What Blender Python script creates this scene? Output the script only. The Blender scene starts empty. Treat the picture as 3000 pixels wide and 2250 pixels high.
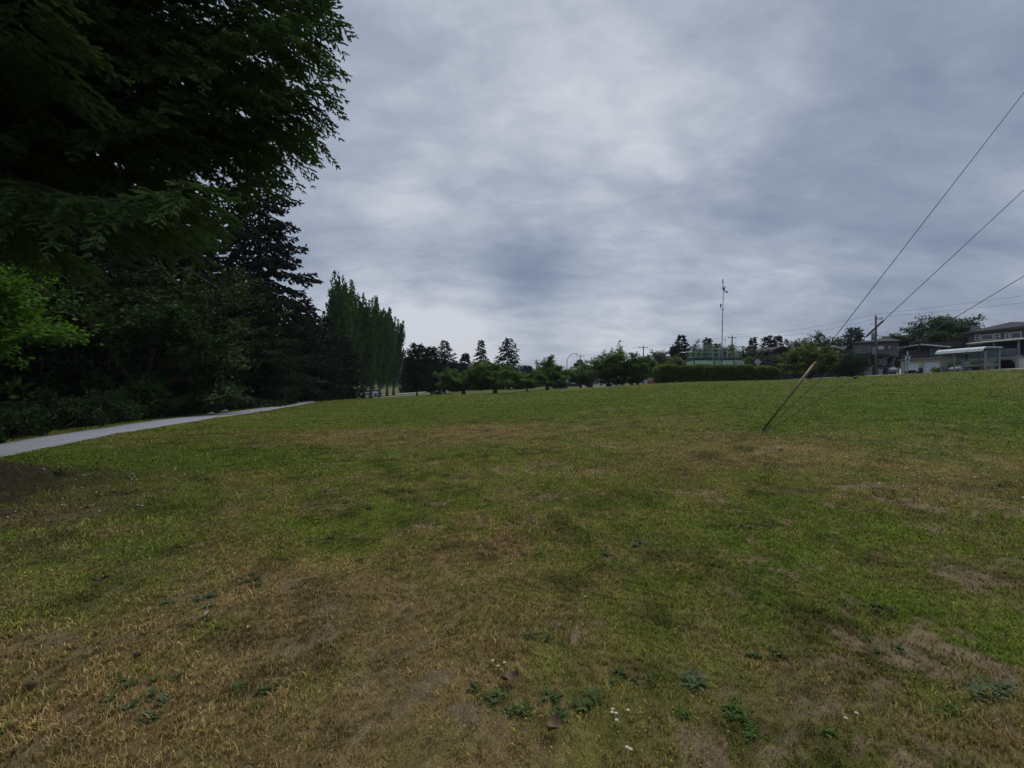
import bpy, bmesh, math, random
import numpy as np
from mathutils import Vector, Matrix
R = math.radians
PI = math.pi
F = 1375.0            # focal length of the photograph in its own pixels (3000 wide)
random.seed(7)
scene = bpy.context.scene
COL = scene.collection

# ---------------------------------------------------------------- camera
cam_d = bpy.data.cameras.new("camera")
cam_d.sensor_width = 36.0
cam_d.lens = 36.0 * F / 3000.0
cam_d.clip_start = 0.05
cam_d.clip_end = 9000
cam = bpy.data.objects.new("camera", cam_d)
cam.location = (0, 0, 0)
cam.rotation_euler = (R(90), 0, 0)
COL.objects.link(cam)
scene.camera = cam

# ---------------------------------------------------------------- light, sky
SUN_EL, SUN_ROT = R(52), R(35)
CLOUD_GAIN = 0.95
world = bpy.data.worlds.new("World")
scene.world = world
world.use_nodes = True
nt = world.node_tree
nt.nodes.clear()


def N(nt, typ, **kw):
    n = nt.nodes.new(typ)
    for k, v in kw.items():
        if k.startswith('i_'):
            n.inputs[int(k[2:]) if k[2:].isdigit() else k[2:]].default_value = v
        else:
            setattr(n, k, v)
    return n


def math_n(nt, op, a, b=None, clamp=False):
    n = nt.nodes.new('ShaderNodeMath')
    n.operation = op
    n.use_clamp = clamp
    for i, s in enumerate((a, b)):
        if s is None:
            continue
        if isinstance(s, (int, float)):
            n.inputs[i].default_value = s
        else:
            nt.links.new(s, n.inputs[i])
    return n.outputs[0]


def build_world():
    L = nt.links.new
    out = N(nt, 'ShaderNodeOutputWorld')
    bg = N(nt, 'ShaderNodeBackground')
    L(bg.outputs[0], out.inputs[0])
    tc = N(nt, 'ShaderNodeTexCoord')
    sep = N(nt, 'ShaderNodeSeparateXYZ')
    L(tc.outputs['Generated'], sep.inputs[0])
    z = math_n(nt, 'MAXIMUM', sep.outputs[2], 0.0)
    den = math_n(nt, 'ADD', z, 0.34)
    px = math_n(nt, 'DIVIDE', sep.outputs[0], den)
    py = math_n(nt, 'DIVIDE', sep.outputs[1], den)
    comb = N(nt, 'ShaderNodeCombineXYZ')
    L(px, comb.inputs[0]); L(py, comb.inputs[1])
    # large soft cloud masses, then wispy streaks
    def noise(scale, detail, rough, dist, off, rot=0.0, sx=1.0, sy=1.0):
        mp = N(nt, 'ShaderNodeMapping')
        mp.inputs['Location'].default_value = off
        mp.inputs['Rotation'].default_value = (0, 0, rot)
        mp.inputs['Scale'].default_value = (sx, sy, 1)
        L(comb.outputs[0], mp.inputs[0])
        n = N(nt, 'ShaderNodeTexNoise')
        n.inputs['Scale'].default_value = scale
        n.inputs['Detail'].default_value = detail
        n.inputs['Roughness'].default_value = rough
        n.inputs['Distortion'].default_value = dist
        L(mp.outputs[0], n.inputs['Vector'])
        return n.outputs['Fac']
    n1 = noise(1.2, 8, 0.52, 0.2, (3.1, 1.7, 0), 0.3)
    n2 = noise(2.5, 10, 0.58, 0.25, (7.1, 4.2, 0), 0.75, 0.65, 1.3)
    n3 = noise(8.5, 8, 0.62, 0.4, (1.1, 9.2, 0), -0.3, 0.75, 1.15)
    v = math_n(nt, 'ADD', math_n(nt, 'MULTIPLY', n1, 1.1), math_n(nt, 'MULTIPLY', n2, 0.95))
    v = math_n(nt, 'ADD', v, math_n(nt, 'MULTIPLY', n3, 0.52))
    v = math_n(nt, 'SUBTRACT', v, 1.285 - 0.5)
    # individual clouds: a darker body or a brighter thin place in the deck, by direction
    def blob(u, vv, wid, amt, warp=0.10):
        d = Vector(((u - 1500) / F, 1, (1125 - vv) / F)).normalized()
        vm = N(nt, 'ShaderNodeVectorMath', operation='DISTANCE')
        nm = N(nt, 'ShaderNodeVectorMath', operation='NORMALIZE')
        L(tc.outputs['Generated'], nm.inputs[0])
        L(nm.outputs[0], vm.inputs[0])
        vm.inputs[1].default_value = d
        dd = math_n(nt, 'DIVIDE', vm.outputs['Value'], wid)
        dd = math_n(nt, 'ADD', dd, math_n(nt, 'MULTIPLY', math_n(nt, 'SUBTRACT', n2, 0.5), 1.3))
        dd = math_n(nt, 'MULTIPLY', dd, dd)
        g = math_n(nt, 'POWER', 2.718, math_n(nt, 'MULTIPLY', dd, -1.0))
        return math_n(nt, 'MULTIPLY', g, amt)
    for b in [(1545, 795, .10, -.36), (1660, 900, .15, -.20), (1300, 1060, .12, .2), (1900, 1060, .14, .2), (1250, 800, .07, -.26), (1430, 110, .26, .15), (1060, 700, .28, .22), (2050, 870, .10, -.10),
              (1900, 470, .30, .14), (1700, 1040, .16, .18), (1250, 930, .16, .20), (2900, 300, .45, -.14), (2650, 830, .15, -.14),
              (1150, 1060, .2, .22), (2300, 1000, .16, .12), (2150, 560, .35, .05), (930, 450, .12, -.1)]:
        v = math_n(nt, 'ADD', v, blob(*b))
    cr = N(nt, 'ShaderNodeValToRGB')
    L(v, cr.inputs[0])
    e = cr.color_ramp.elements
    e[0].position = 0.10; e[0].color = (.160, .195, .285, 1)
    e[1].position = 0.95; e[1].color = (.56, .58, .635, 1)
    m = cr.color_ramp.elements.new(0.38); m.color = (.238, .280, .365, 1)
    m = cr.color_ramp.elements.new(0.62); m.color = (.345, .385, .465, 1)
    # an overcast sky is brighter overhead than at the horizon
    zen = N(nt, 'ShaderNodeMapRange', interpolation_type='SMOOTHSTEP')
    zen.inputs['From Min'].default_value = 0.60
    zen.inputs['From Max'].default_value = 1.0
    zen.inputs['To Min'].default_value = 1.0
    zen.inputs['To Max'].default_value = 3.4
    L(sep.outputs[2], zen.inputs['Value'])
    gain = N(nt, 'ShaderNodeVectorMath', operation='SCALE')
    L(cr.outputs[0], gain.inputs[0])
    L(math_n(nt, 'MULTIPLY', zen.outputs[0], CLOUD_GAIN), gain.inputs['Scale'])
    sky = N(nt, 'ShaderNodeTexSky', sky_type='NISHITA')
    sky.sun_disc = False
    sky.sun_elevation = SUN_EL
    sky.sun_rotation = SUN_ROT
    sk = N(nt, 'ShaderNodeVectorMath', operation='SCALE')
    L(sky.outputs[0], sk.inputs[0])
    sk.inputs['Scale'].default_value = 0.08
    mix = N(nt, 'ShaderNodeMix', data_type='RGBA')
    mix.inputs[0].default_value = 0.93
    L(sk.outputs[0], mix.inputs[6])
    L(gain.outputs[0], mix.inputs[7])
    L(mix.outputs[2], bg.inputs[0])
    bg.inputs[1].default_value = 1.0


build_world()
sun_d = bpy.data.lights.new("sun", 'SUN')
sun_d.energy = 1.5
sun_d.angle = R(22)
sun_d.color = (1.0, .93, .82)
sun = bpy.data.objects.new("sun", sun_d)
sun.rotation_euler = (R(90) - SUN_EL, 0, PI - SUN_ROT)   # shines from ahead and to the right, high
COL.objects.link(sun)
scene.view_settings.view_transform = 'Standard'
scene.view_settings.look = 'None'
scene.view_settings.gamma = 1
scene.view_settings.exposure = 0.26
scene.cycles.max_bounces = 5
scene.cycles.diffuse_bounces = 2
scene.cycles.transparent_max_bounces = 8
scene.cycles.use_denoising = True

# ---------------------------------------------------------------- helpers
def hsh(ix, iy, seed):
    n = (ix.astype(np.int64) * 374761393 + iy.astype(np.int64) * 668265263 + seed * 144269504) & 0x7fffffff
    n = ((n ^ (n >> 13)) * 1274126177) & 0x7fffffff
    return ((n ^ (n >> 16)) & 0xffff) / 65535.0


def vnoise(x, y, seed=0):
    ix, iy = np.floor(x), np.floor(y)
    fx, fy = x - ix, y - iy
    fx = fx * fx * (3 - 2 * fx); fy = fy * fy * (3 - 2 * fy)
    a = hsh(ix, iy, seed); b = hsh(ix + 1, iy, seed); c = hsh(ix, iy + 1, seed); d = hsh(ix + 1, iy + 1, seed)
    return a + (b - a) * fx + (c - a) * fy + (a - b - c + d) * fx * fy


def fbm(x, y, seed=0, oct=4, gain=.5):
    t, a, s = 0, 1.0, 0
    for i in range(oct):
        t = t + a * vnoise(x * 2 ** i + 17.3 * i, y * 2 ** i - 9.1 * i, seed + i)
        s += a; a *= gain
    return t / s


def W(u, v, y):
    return ((u - 1500) / F * y, y, (1125 - v) / F * y)


CTRL = [(0, 0, -1.6), (0, -20, -1.8), (-10, 0, -1.6), (-8, 8, -1.6), (-11.7, 10.7, -1.6), (-14, 12.7, -1.6), (-16, 20, -1.6),
        (-20, 20, -1.85), (-16.3, 36.7, -1.6), (-20, 36, -1.7), (-28, 30, -2.2), (-7, 20, -1.6), (-17, 46, -1.62), (-8, 5, -1.6),
        (0, 5, -1.56), (-3, 10, -1.55), (0, 10, -1.5), (6, 11.4, -1.2), (8, 6, -1.3), (5, 2, -1.5), (20, 10, -.62), (30, 0, -.2), (20, -20, -.8),
        (-26, 72, -2.6), (-30, 100, -3.0), (-28, 118, -2.5), (-35, 160, -2.4), (-40, 70, -2.8),
        W(1300, 1157, 50), (-13, 90, -1.9), (-17, 130, -1.8), (-24, 170, -1.5), (-9.3, 40, -1.35),
        (0, 20, -1.32), (0, 50, -1.05), (0, 65, -1.18), (0, 100, -1.15), (0, 150, -.95),
        W(1660, 1145, 60), (11.6, 100, -1.3), (17, 150, -.8), W(1800, 1131, 75), W(1800, 1137, 50), (6.5, 30, -.85), W(1800, 1129, 140),
        W(1930, 1123, 52), (9.4, 30, -.5), (40, 130, .05), W(2280, 1115, 52), (43, 75, .6), (17, 30, -.2),
        W(2400, 1108, 62), W(2925, 1083, 42.3), W(2760, 1092, 48), W(2565, 1101, 62), (30, 30, .42), (12, 11, -.9),
        (60, 60, 1.35), (60, 80, 1.1), (60, 100, .9), (70, 130, 1.2), (100, 100, 2.0), (110, 50, 3.0), (44, 20, .6), (60, 20, 1.2),
        (0, 300, -1), (-200, 100, -3.5), (200, 100, 4), (120, 300, 1), (-120, 300, -2), (0, -200, -3), (200, -200, 2), (-200, -200, -4)]
CT = np.array(CTRL, float)


def tps_fit(C, lam=2.0):
    n = len(C)
    X = C[:, :2] / 50
    d = np.sqrt(((X[:, None] - X[None]) ** 2).sum(-1))
    K = d + lam * 1e-3 * -np.eye(n)
    Pm = np.hstack([np.ones((n, 1)), X])
    A = np.zeros((n + 3, n + 3))
    d2 = np.where(d > 0, d, 1)
    K = np.where(d > 0, d * d * np.log(d2), 0) + lam * 1e-4 * np.eye(n)
    A[:n, :n] = K; A[:n, n:] = Pm; A[n:, :n] = Pm.T
    b = np.zeros(n + 3); b[:n] = C[:, 2]
    return np.linalg.solve(A, b)


TW = tps_fit(CT)


def hz(x, y):
    """height of the ground at world x, y (arrays)"""
    x = np.atleast_1d(np.asarray(x, float)); y = np.atleast_1d(np.asarray(y, float))
    out = np.zeros(x.shape)
    Xc = CT[:, :2] / 50
    n = len(CT)
    fx, fy, fo = x.ravel(), y.ravel(), out.ravel()
    for s in range(0, len(fx), 20000):
        a = np.stack([fx[s:s + 20000], fy[s:s + 20000]], 1) / 50
        rr = np.sqrt((a ** 2).sum(1))
        k = np.minimum(1, 5.5 / np.maximum(rr, 1e-6))
        a2 = a * k[:, None]
        d = np.sqrt(((a2[:, None] - Xc[None]) ** 2).sum(-1))
        g = np.where(d > 1e-9, d * d * np.log(np.maximum(d, 1e-9)), 0)
        z = g @ TW[:n] + TW[n] + a2 @ TW[n + 1:]
        far = np.clip((rr * 50 - 200) / 200, 0, 1)
        far = far * far * (3 - 2 * far)
        fo[s:s + 20000] = z * (1 - far) + far * -2.0
    out = fo.reshape(x.shape)
    # litter mound round the foot of the big spruce
    out = out + .42 * np.exp(-(((x + 8.9) / 1.25) ** 2 + ((y - 7.45) / .95) ** 2))
    r = np.sqrt(x * x + y * y)
    out = out + (fbm(x * .8, y * .8, 5, 3) - .5) * .05 * np.clip(r / 3, .3, 1) * (r < 60)
    return out


def gz(x, y):
    return float(hz(x, y)[0])


def gp(u, v):
    """ground point seen at photo pixel u, v"""
    dx, dz = (u - 1500) / F, (1125 - v) / F
    ys = np.concatenate([np.linspace(1, 60, 1500), np.linspace(60, 200, 1000)])
    below = (dz * ys) < hz(dx * ys, ys)
    y = ys[np.argmax(below)] if below.any() else 150.0
    return (dx * y, y, gz(dx * y, y))


def mesh_np(name, V, Fc, mat=None, parent=None, attrs=None, smooth=False, loc=None, col=None):
    """V (n,3); Fc int array (m,k) or list of such arrays"""
    me = bpy.data.meshes.new(name)
    V = np.asarray(V, np.float32)
    if not isinstance(Fc, list):
        Fc = [Fc]
    me.vertices.add(len(V)); me.vertices.foreach_set('co', V.ravel())
    tot = sum(f.size for f in Fc); nf = sum(len(f) for f in Fc)
    me.loops.add(tot)
    me.loops.foreach_set('vertex_index', np.concatenate([f.ravel() for f in Fc]).astype(np.int32))
    me.polygons.add(nf)
    ls, s = [], 0
    for f in Fc:
        ls.append(s + np.arange(len(f)) * f.shape[1]); s += f.size
    me.polygons.foreach_set('loop_start', np.concatenate(ls).astype(np.int32))
    if smooth:
        me.polygons.foreach_set('use_smooth', np.ones(nf, bool))
    if attrs:
        for k, a in attrs.items():
            at = me.attributes.new(k, 'FLOAT', 'POINT')
            at.data.foreach_set('value', np.asarray(a, np.float32))
    if col is not None:
        at = me.attributes.new('tint', 'FLOAT_COLOR', 'POINT')
        c4 = np.ones((len(V), 4), np.float32); c4[:, :3] = col
        at.data.foreach_set('color', c4.ravel())
    me.update(calc_edges=True)
    me.validate()
    o = bpy.data.objects.new(name, me)
    if mat:
        me.materials.append(mat)
    COL.objects.link(o)
    if parent:
        o.parent = parent
    if loc is not None:
        o.location = loc
    return o


def tag(o, label=None, cat=None, group=None, kind=None):
    if label: o['label'] = label
    if cat: o['category'] = cat
    if group: o['group'] = group
    if kind: o['kind'] = kind
    return o


def thing(name, label, cat, loc=(0, 0, 0), rz=0, group=None):
    o = bpy.data.objects.new(name, None)
    o.empty_display_size = .3
    o.location = loc; o.rotation_euler = (0, 0, rz)
    COL.objects.link(o)
    return tag(o, label, cat, group)


class MB:
    """collects simple solids into one mesh"""
    def __init__(s):
        s.v, s.f = [], []
    def add(s, vs, fs):
        b = len(s.v); s.v += [tuple(map(float, q)) for q in vs]; s.f += [tuple(b + i for i in q) for q in fs]
        return s
    def box(s, x0, x1, y0, y1, z0, z1):
        return s.add([(x0, y0, z0), (x1, y0, z0), (x1, y1, z0), (x0, y1, z0), (x0, y0, z1), (x1, y0, z1), (x1, y1, z1), (x0, y1, z1)],
                     [(3, 2, 1, 0), (4, 5, 6, 7), (0, 1, 5, 4), (1, 2, 6, 5), (2, 3, 7, 6), (3, 0, 4, 7)])
    def tube(s, pts, rad, n=8, cap=True):
        pts = [Vector(p) for p in pts]
        if not hasattr(rad, '__len__'): rad = [rad] * len(pts)
        vs, fs = [], []
        for i, p in enumerate(pts):
            a = pts[max(i - 1, 0)]; b = pts[min(i + 1, len(pts) - 1)]
            d = (b - a).normalized()
            ref = Vector((0, 0, 1)) if abs(d.z) < .9 else Vector((1, 0, 0))
            e1 = d.cross(ref).normalized(); e2 = d.cross(e1)
            for k in range(n):
                t = 2 * PI * k / n
                vs.append(p + (e1 * math.cos(t) + e2 * math.sin(t)) * rad[i])
        for i in range(len(pts) - 1):
            for k in range(n):
                fs.append((i * n + k, i * n + (k + 1) % n, (i + 1) * n + (k + 1) % n, (i + 1) * n + k))
        if cap:
            fs.append(tuple(range(n - 1, -1, -1))); fs.append(tuple((len(pts) - 1) * n + k for k in range(n)))
        return s.add(vs, fs)
    def prism(s, poly, y0, y1):
        """polygon in x,z extruded along y"""
        n = len(poly)
        vs = [(x, y0, z) for x, z in poly] + [(x, y1, z) for x, z in poly]
        fs = [tuple(range(n)), tuple(range(2 * n - 1, n - 1, -1))] + [(i, i + n, (i + 1) % n + n, (i + 1) % n) for i in range(n)]
        return s.add(vs, fs)
    def build(s, name, mat, parent=None, bevel=0, smooth=False):
        me = bpy.data.meshes.new(name)
        me.from_pydata(s.v, [], s.f)
        bm = bmesh.new(); bm.from_mesh(me)
        bmesh.ops.recalc_face_normals(bm, faces=bm.faces)
        if bevel:
            bmesh.ops.bevel(bm, geom=list(bm.edges), offset=bevel, segments=2, affect='EDGES', clamp_overlap=True)
        if smooth:
            for f in bm.faces: f.smooth = True
        bm.to_mesh(me); bm.free()
        if mat: me.materials.append(mat)
        o = bpy.data.objects.new(name, me)
        COL.objects.link(o)
        if parent: o.parent = parent
        return o


# ---------------------------------------------------------------- materials
MATS = {}


def mat(name, c=(.5, .5, .5), rough=.7, metal=0.0, var=.18, scale=6.0, bump=0.0, c2=None, spec=.3):
    """surface with procedural mottling in object space"""
    if name in MATS: return MATS[name]
    m = bpy.data.materials.new(name); m.use_nodes = True
    t = m.node_tree; L = t.links.new
    p = t.nodes['Principled BSDF']
    p.inputs['Roughness'].default_value = rough
    p.inputs['Metallic'].default_value = metal
    p.inputs['Specular IOR Level'].default_value = spec
    tc = N(t, 'ShaderNodeTexCoord')
    n = N(t, 'ShaderNodeTexNoise'); n.inputs['Scale'].default_value = scale; n.inputs['Detail'].default_value = 5
    L(tc.outputs['Object'], n.inputs['Vector'])
    cr = N(t, 'ShaderNodeValToRGB'); L(n.outputs['Fac'], cr.inputs[0])
    a = c; b = c2 if c2 else c
    cr.color_ramp.elements[0].position = .3; cr.color_ramp.elements[1].position = .7
    cr.color_ramp.elements[0].color = (*[q * (1 - var) for q in a], 1)
    cr.color_ramp.elements[1].color = (*[min(1, q * (1 + var)) for q in b], 1)
    L(cr.outputs[0], p.inputs['Base Color'])
    if bump:
        bn = N(t, 'ShaderNodeBump'); bn.inputs['Strength'].default_value = bump; bn.inputs['Distance'].default_value = .02
        L(n.outputs['Fac'], bn.inputs['Height']); L(bn.outputs[0], p.inputs['Normal'])
    MATS[name] = m
    return m


def mat_foliage(name, c1, c2, trans=.22, rough=.6):
    if name in MATS: return MATS[name]
    m = bpy.data.materials.new(name); m.use_nodes = True
    t = m.node_tree; L = t.links.new
    p = t.nodes['Principled BSDF']; out = t.nodes['Material Output']
    p.inputs['Roughness'].default_value = rough
    p.inputs['Specular IOR Level'].default_value = .07
    at = N(t, 'ShaderNodeAttribute', attribute_name='v')
    mx = N(t, 'ShaderNodeMix', data_type='RGBA')
    L(at.outputs['Fac'], mx.inputs[0])
    mx.inputs[6].default_value = (*c1, 1); mx.inputs[7].default_value = (*c2, 1)
    L(mx.outputs[2], p.inputs['Base Color'])
    tr = N(t, 'ShaderNodeBsdfTranslucent')
    hs = N(t, 'ShaderNodeHueSaturation'); hs.inputs['Value'].default_value = 1.3; hs.inputs['Saturation'].default_value = 1.1
    L(mx.outputs[2], hs.inputs['Color']); L(hs.outputs[0], tr.inputs[0])
    ms = N(t, 'ShaderNodeMixShader'); ms.inputs[0].default_value = trans
    L(p.outputs[0], ms.inputs[1]); L(tr.outputs[0], ms.inputs[2]); L(ms.outputs[0], out.inputs[0])
    MATS[name] = m
    return m


def mat_glass(name, c=(.03, .04, .05), rough=.06, alpha=None):
    if name in MATS: return MATS[name]
    m = bpy.data.materials.new(name); m.use_nodes = True
    t = m.node_tree; L = t.links.new
    p = t.nodes['Principled BSDF']
    p.inputs['Base Color'].default_value = (*c, 1)
    p.inputs['Roughness'].default_value = rough
    p.inputs['Specular IOR Level'].default_value = .6
    if alpha is not None:
        p.inputs['Alpha'].default_value = alpha
    MATS[name] = m
    return m


def mat_stripes(name, c, c2, scale, axis=2, rough=.7, ratio=.12):
    """siding, boards or shingles: thin dark joints along one axis"""
    if name in MATS: return MATS[name]
    m = bpy.data.materials.new(name); m.use_nodes = True
    t = m.node_tree; L = t.links.new
    p = t.nodes['Principled BSDF']; p.inputs['Roughness'].default_value = rough; p.inputs['Specular IOR Level'].default_value = .12
    tc = N(t, 'ShaderNodeTexCoord'); sp = N(t, 'ShaderNodeSeparateXYZ'); L(tc.outputs['Object'], sp.inputs[0])
    fr = math_n(t, 'FRACT', math_n(t, 'MULTIPLY', sp.outputs[axis], scale))
    st = math_n(t, 'LESS_THAN', fr, ratio)
    n = N(t, 'ShaderNodeTexNoise'); n.inputs['Scale'].default_value = 3; n.inputs['Detail'].default_value = 6
    L(tc.outputs['Object'], n.inputs['Vector'])
    mx = N(t, 'ShaderNodeMix', data_type='RGBA'); L(st, mx.inputs[0])
    cr = N(t, 'ShaderNodeValToRGB'); L(n.outputs['Fac'], cr.inputs[0])
    cr.color_ramp.elements[0].color = (*[q * .75 for q in c], 1); cr.color_ramp.elements[1].color = (*[q * 1.25 for q in c], 1)
    L(cr.outputs[0], mx.inputs[6]); mx.inputs[7].default_value = (*c2, 1)
    L(mx.outputs[2], p.inputs['Base Color'])
    MATS[name] = m
    return m


BARK = mat('bark', (.075, .055, .042), .9, var=.35, scale=9, bump=.8)
BARKG = mat('grey bark', (.11, .10, .09), .9, var=.3, scale=9, bump=.8)
SPRUCE = mat_foliage('spruce needles', (.014, .022, .013), (.048, .082, .026), .08)
SPRUCE2 = mat_foliage('dark conifer needles', (.011, .018, .010), (.026, .038, .016), .08)
SPRUCEB = mat_foliage('far conifer needles', (.008, .013, .010), (.018, .027, .016), .06)
MAPLE = mat_foliage('bright maple leaves', (.052, .120, .018), (.115, .225, .032), .35)
MAPLED = mat_foliage('dark maple leaves', (.016, .034, .010), (.048, .090, .018), .2)
POPLAR = mat_foliage('poplar leaves', (.020, .050, .010), (.060, .125, .020), .25)
CHERRY = mat_foliage('cherry leaves', (.045, .080, .016), (.120, .190, .034), .28)
HEDGE = mat_foliage('hedge leaves', (.050, .075, .020), (.150, .200, .045), .2)
SHRUB = mat_foliage('laurel shrub leaves', (.018, .034, .015), (.042, .070, .024), .15)
SPRUCEN = mat_foliage('near spruce needles', (.028, .046, .022), (.105, .170, .052), .18)
YTREE = mat_foliage('yellowish tree leaves', (.055, .080, .014), (.150, .185, .030), .25)
PALE = mat_foliage('pale sparse leaves', (.05, .07, .04), (.11, .14, .08), .3)

# ---------------------------------------------------------------- ground
def field(blobs, x, y):
    t = np.zeros(x.shape)
    for u, v, ru, rv, a in blobs:
        cx, cy, cz = gp(u, v)
        rx = ru * cy / F; ry = rv * cy * cy / (F * max(.6, -cz))
        t += a * np.exp(-(((x - cx) / rx) ** 2 + ((y - cy) / ry) ** 2))
    return t


DRY_B = [(1500, 1240, 600, 18, .20), (1250, 1265, 300, 14, .12), (2050, 1310, 400, 20, .20), (900, 1262, 260, 16, .2), (2850, 1375, 250, 20, .45), (450, 1850, 800, 330, .42),
         (750, 1420, 260, 30, .30), (350, 1540, 330, 36, .38), (1480, 1595, 75, 45, .65), (150, 1500, 180, 40, .55), (800, 1700, 260, 90, .30),
         (1200, 1800, 420, 260, .36), (200, 2100, 300, 100, .22), (2400, 1260, 260, 14, -.1), (1750, 1700, 260, 80, .12), (2700, 1440, 220, 26, .5),
         (430, 1350, 620, 40, -1.2), (1200, 1500, 320, 90, -.22), (1700, 1200, 800, 16, -.35), (2700, 1200, 500, 40, -.38), (2250, 1600, 420, 160, -.20),
         (1500, 1165, 1200, 12, -.5), (250, 1440, 200, 20, .2), (1050, 1550, 150, 50, -.2)]
SOIL_B = [(2950, 1500, 130, 26, 1.0), (2690, 1460, 150, 16, .8), (2560, 1425, 120, 10, .5), (2150, 2060, 230, 70, .22), (2600, 1960, 190, 80, .06), (2150, 2230, 300, 70, .40),
          (1300, 2010, 110, 60, .38), (1480, 1600, 40, 25, .35), (2750, 1830, 180, 60, .26), (1640, 2010, 60, 26, .4), (2900, 1700, 140, 40, .22), (2400, 2210, 200, 60, .3)]
DARK_B = [(150, 1650, 420, 130, .7), (0, 1400, 160, 30, 1.0), (250, 1500, 300, 70, .5), (2800, 1420, 200, 30, .3), (2300, 1850, 500, 250, .35), (0, 1560, 250, 80, .6), (1900, 1560, 50, 22, .5)]


def lawn_rgb(x, y):
    r = np.sqrt(x * x + y * y)
    n1 = fbm(x * .22, y * .22, 11, 5, .6)
    n2 = fbm(x * 1.1, y * 1.1, 23, 5, .62)
    n3 = fbm(x * 4.2, y * 4.2, 37, 4, .65)
    n4 = fbm(x * .35 + 40, y * .35, 51, 3)
    n5 = fbm(x * 2.3 + 11, y * 2.3, 61, 4, .6)
    near = 1 / (1 + (r / 11) ** 2.2)
    d = .56 * near + .08 + field(DRY_B, x, y) + (n1 - .5) * 1.25 + (n2 - .5) * 1.35 * (near * .8 + .45) + (n3 - .5) * .95 * (near + .25)
    n6 = fbm(x * .06 + y * .02, y * .45, 131, 4, .6)
    d = d + (n6 - .5) * 1.1 * (1 - near * .6)
    d = np.clip(d, 0, 1.1)
    n7 = fbm(x * 7.5, y * 7.5, 141, 4, .65)
    s = field(SOIL_B, x, y) * (.45 + 1.0 * (n5 > .5)) + (n2 - .5) * 1.0 + (n5 - .5) * 1.5 + (n7 - .5) * 1.6 - .13 - .25 * (1 - near)
    s = np.clip((s - .12) * 2.8, 0, 1)
    k = np.clip(field(DARK_B, x, y) + (n4 - .5) * .7, 0, 1)
    green = np.array([.138, .172, .022]); lush = np.array([.082, .128, .016]); tan = np.array([.270, .195, .080])
    yel = np.array([.215, .200, .045]); soil = np.array([.190, .140, .078]); litter = np.array([.070, .056, .030])
    g = green * np.ones(x.shape + (3,))
    m = lambda a, b, t: a + (b - a) * t[..., None]
    g = m(g, lush, np.clip((n5 - .42) * 2.4, 0, 1) * .8)
    g = m(g, yel, np.clip((n3 - .52) * 2.2 + (n1 - .5), 0, 1) * .7)
    g = m(g, tan * np.ones_like(g), np.clip(d, 0, 1) ** 1.15)
    # darker worn turf and moss in small irregular spots
    n8 = fbm(x * 1.9 + 70, y * 1.9, 161, 5, .65)
    g = g * (1 - .45 * np.clip((n8 - .54) * 5, 0, 1))[..., None]
    g = m(g, soil * np.ones_like(g), s)
    # dark clover-like growth, plus painted spruce shade at left; fallen needles by the spruce
    lit = np.clip(1.5 * np.exp(-(((x + 8.8) / 2.0) ** 2 + ((y - 7.2) / 1.3) ** 2)) + .5 * np.exp(-(((x + 7.5) / 3.0) ** 2 + ((y - 6.2) / 1.6) ** 2)) * (n2 > .42), 0, 1)
    g = m(g, np.array([.050, .080, .028]) * np.ones_like(g), k * np.clip((n3 - .30) * 2.2, 0, 1) * .72)
    fresh_ = np.clip(field([(380, 1352, 520, 30, 1.0), (2750, 1190, 500, 34, .7), (1600, 1185, 500, 14, .6)], x, y), 0, 1) * .6
    g = m(g, np.array([.092, .165, .020]) * np.ones_like(g), fresh_)
    g = m(g, litter * np.ones_like(g), lit)
    g = g * (.82 + .36 * fbm(x * 9, y * 9, 71, 3, .7))[..., None]
    return g, s, lit


def path_side(x, y):
    """signed distance right(+) / left(-) of the centre line of the tarmac path"""
    return None


# tarmac path centre line, in plan
PATH = [(-7.9, -6), (-9.7, 2), (-10.75, 6), (-12.0, 10.2), (-13.0, 13.0), (-14.3, 20.0), (-15.65, 27.5), (-16.9, 35.0), (-17.7, 39.5), (-19.4, 44.5), (-23.5, 53), (-30, 64)]
PW = .84


def path_dist(x, y):
    best = np.full(x.shape, 1e9)
    for (ax, ay), (bx, by) in zip(PATH[:-1], PATH[1:]):
        dx, dy = bx - ax, by - ay
        t = np.clip(((x - ax) * dx + (y - ay) * dy) / (dx * dx + dy * dy), 0, 1)
        best = np.minimum(best, np.hypot(x - ax - t * dx, y - ay - t * dy))
    return best


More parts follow.
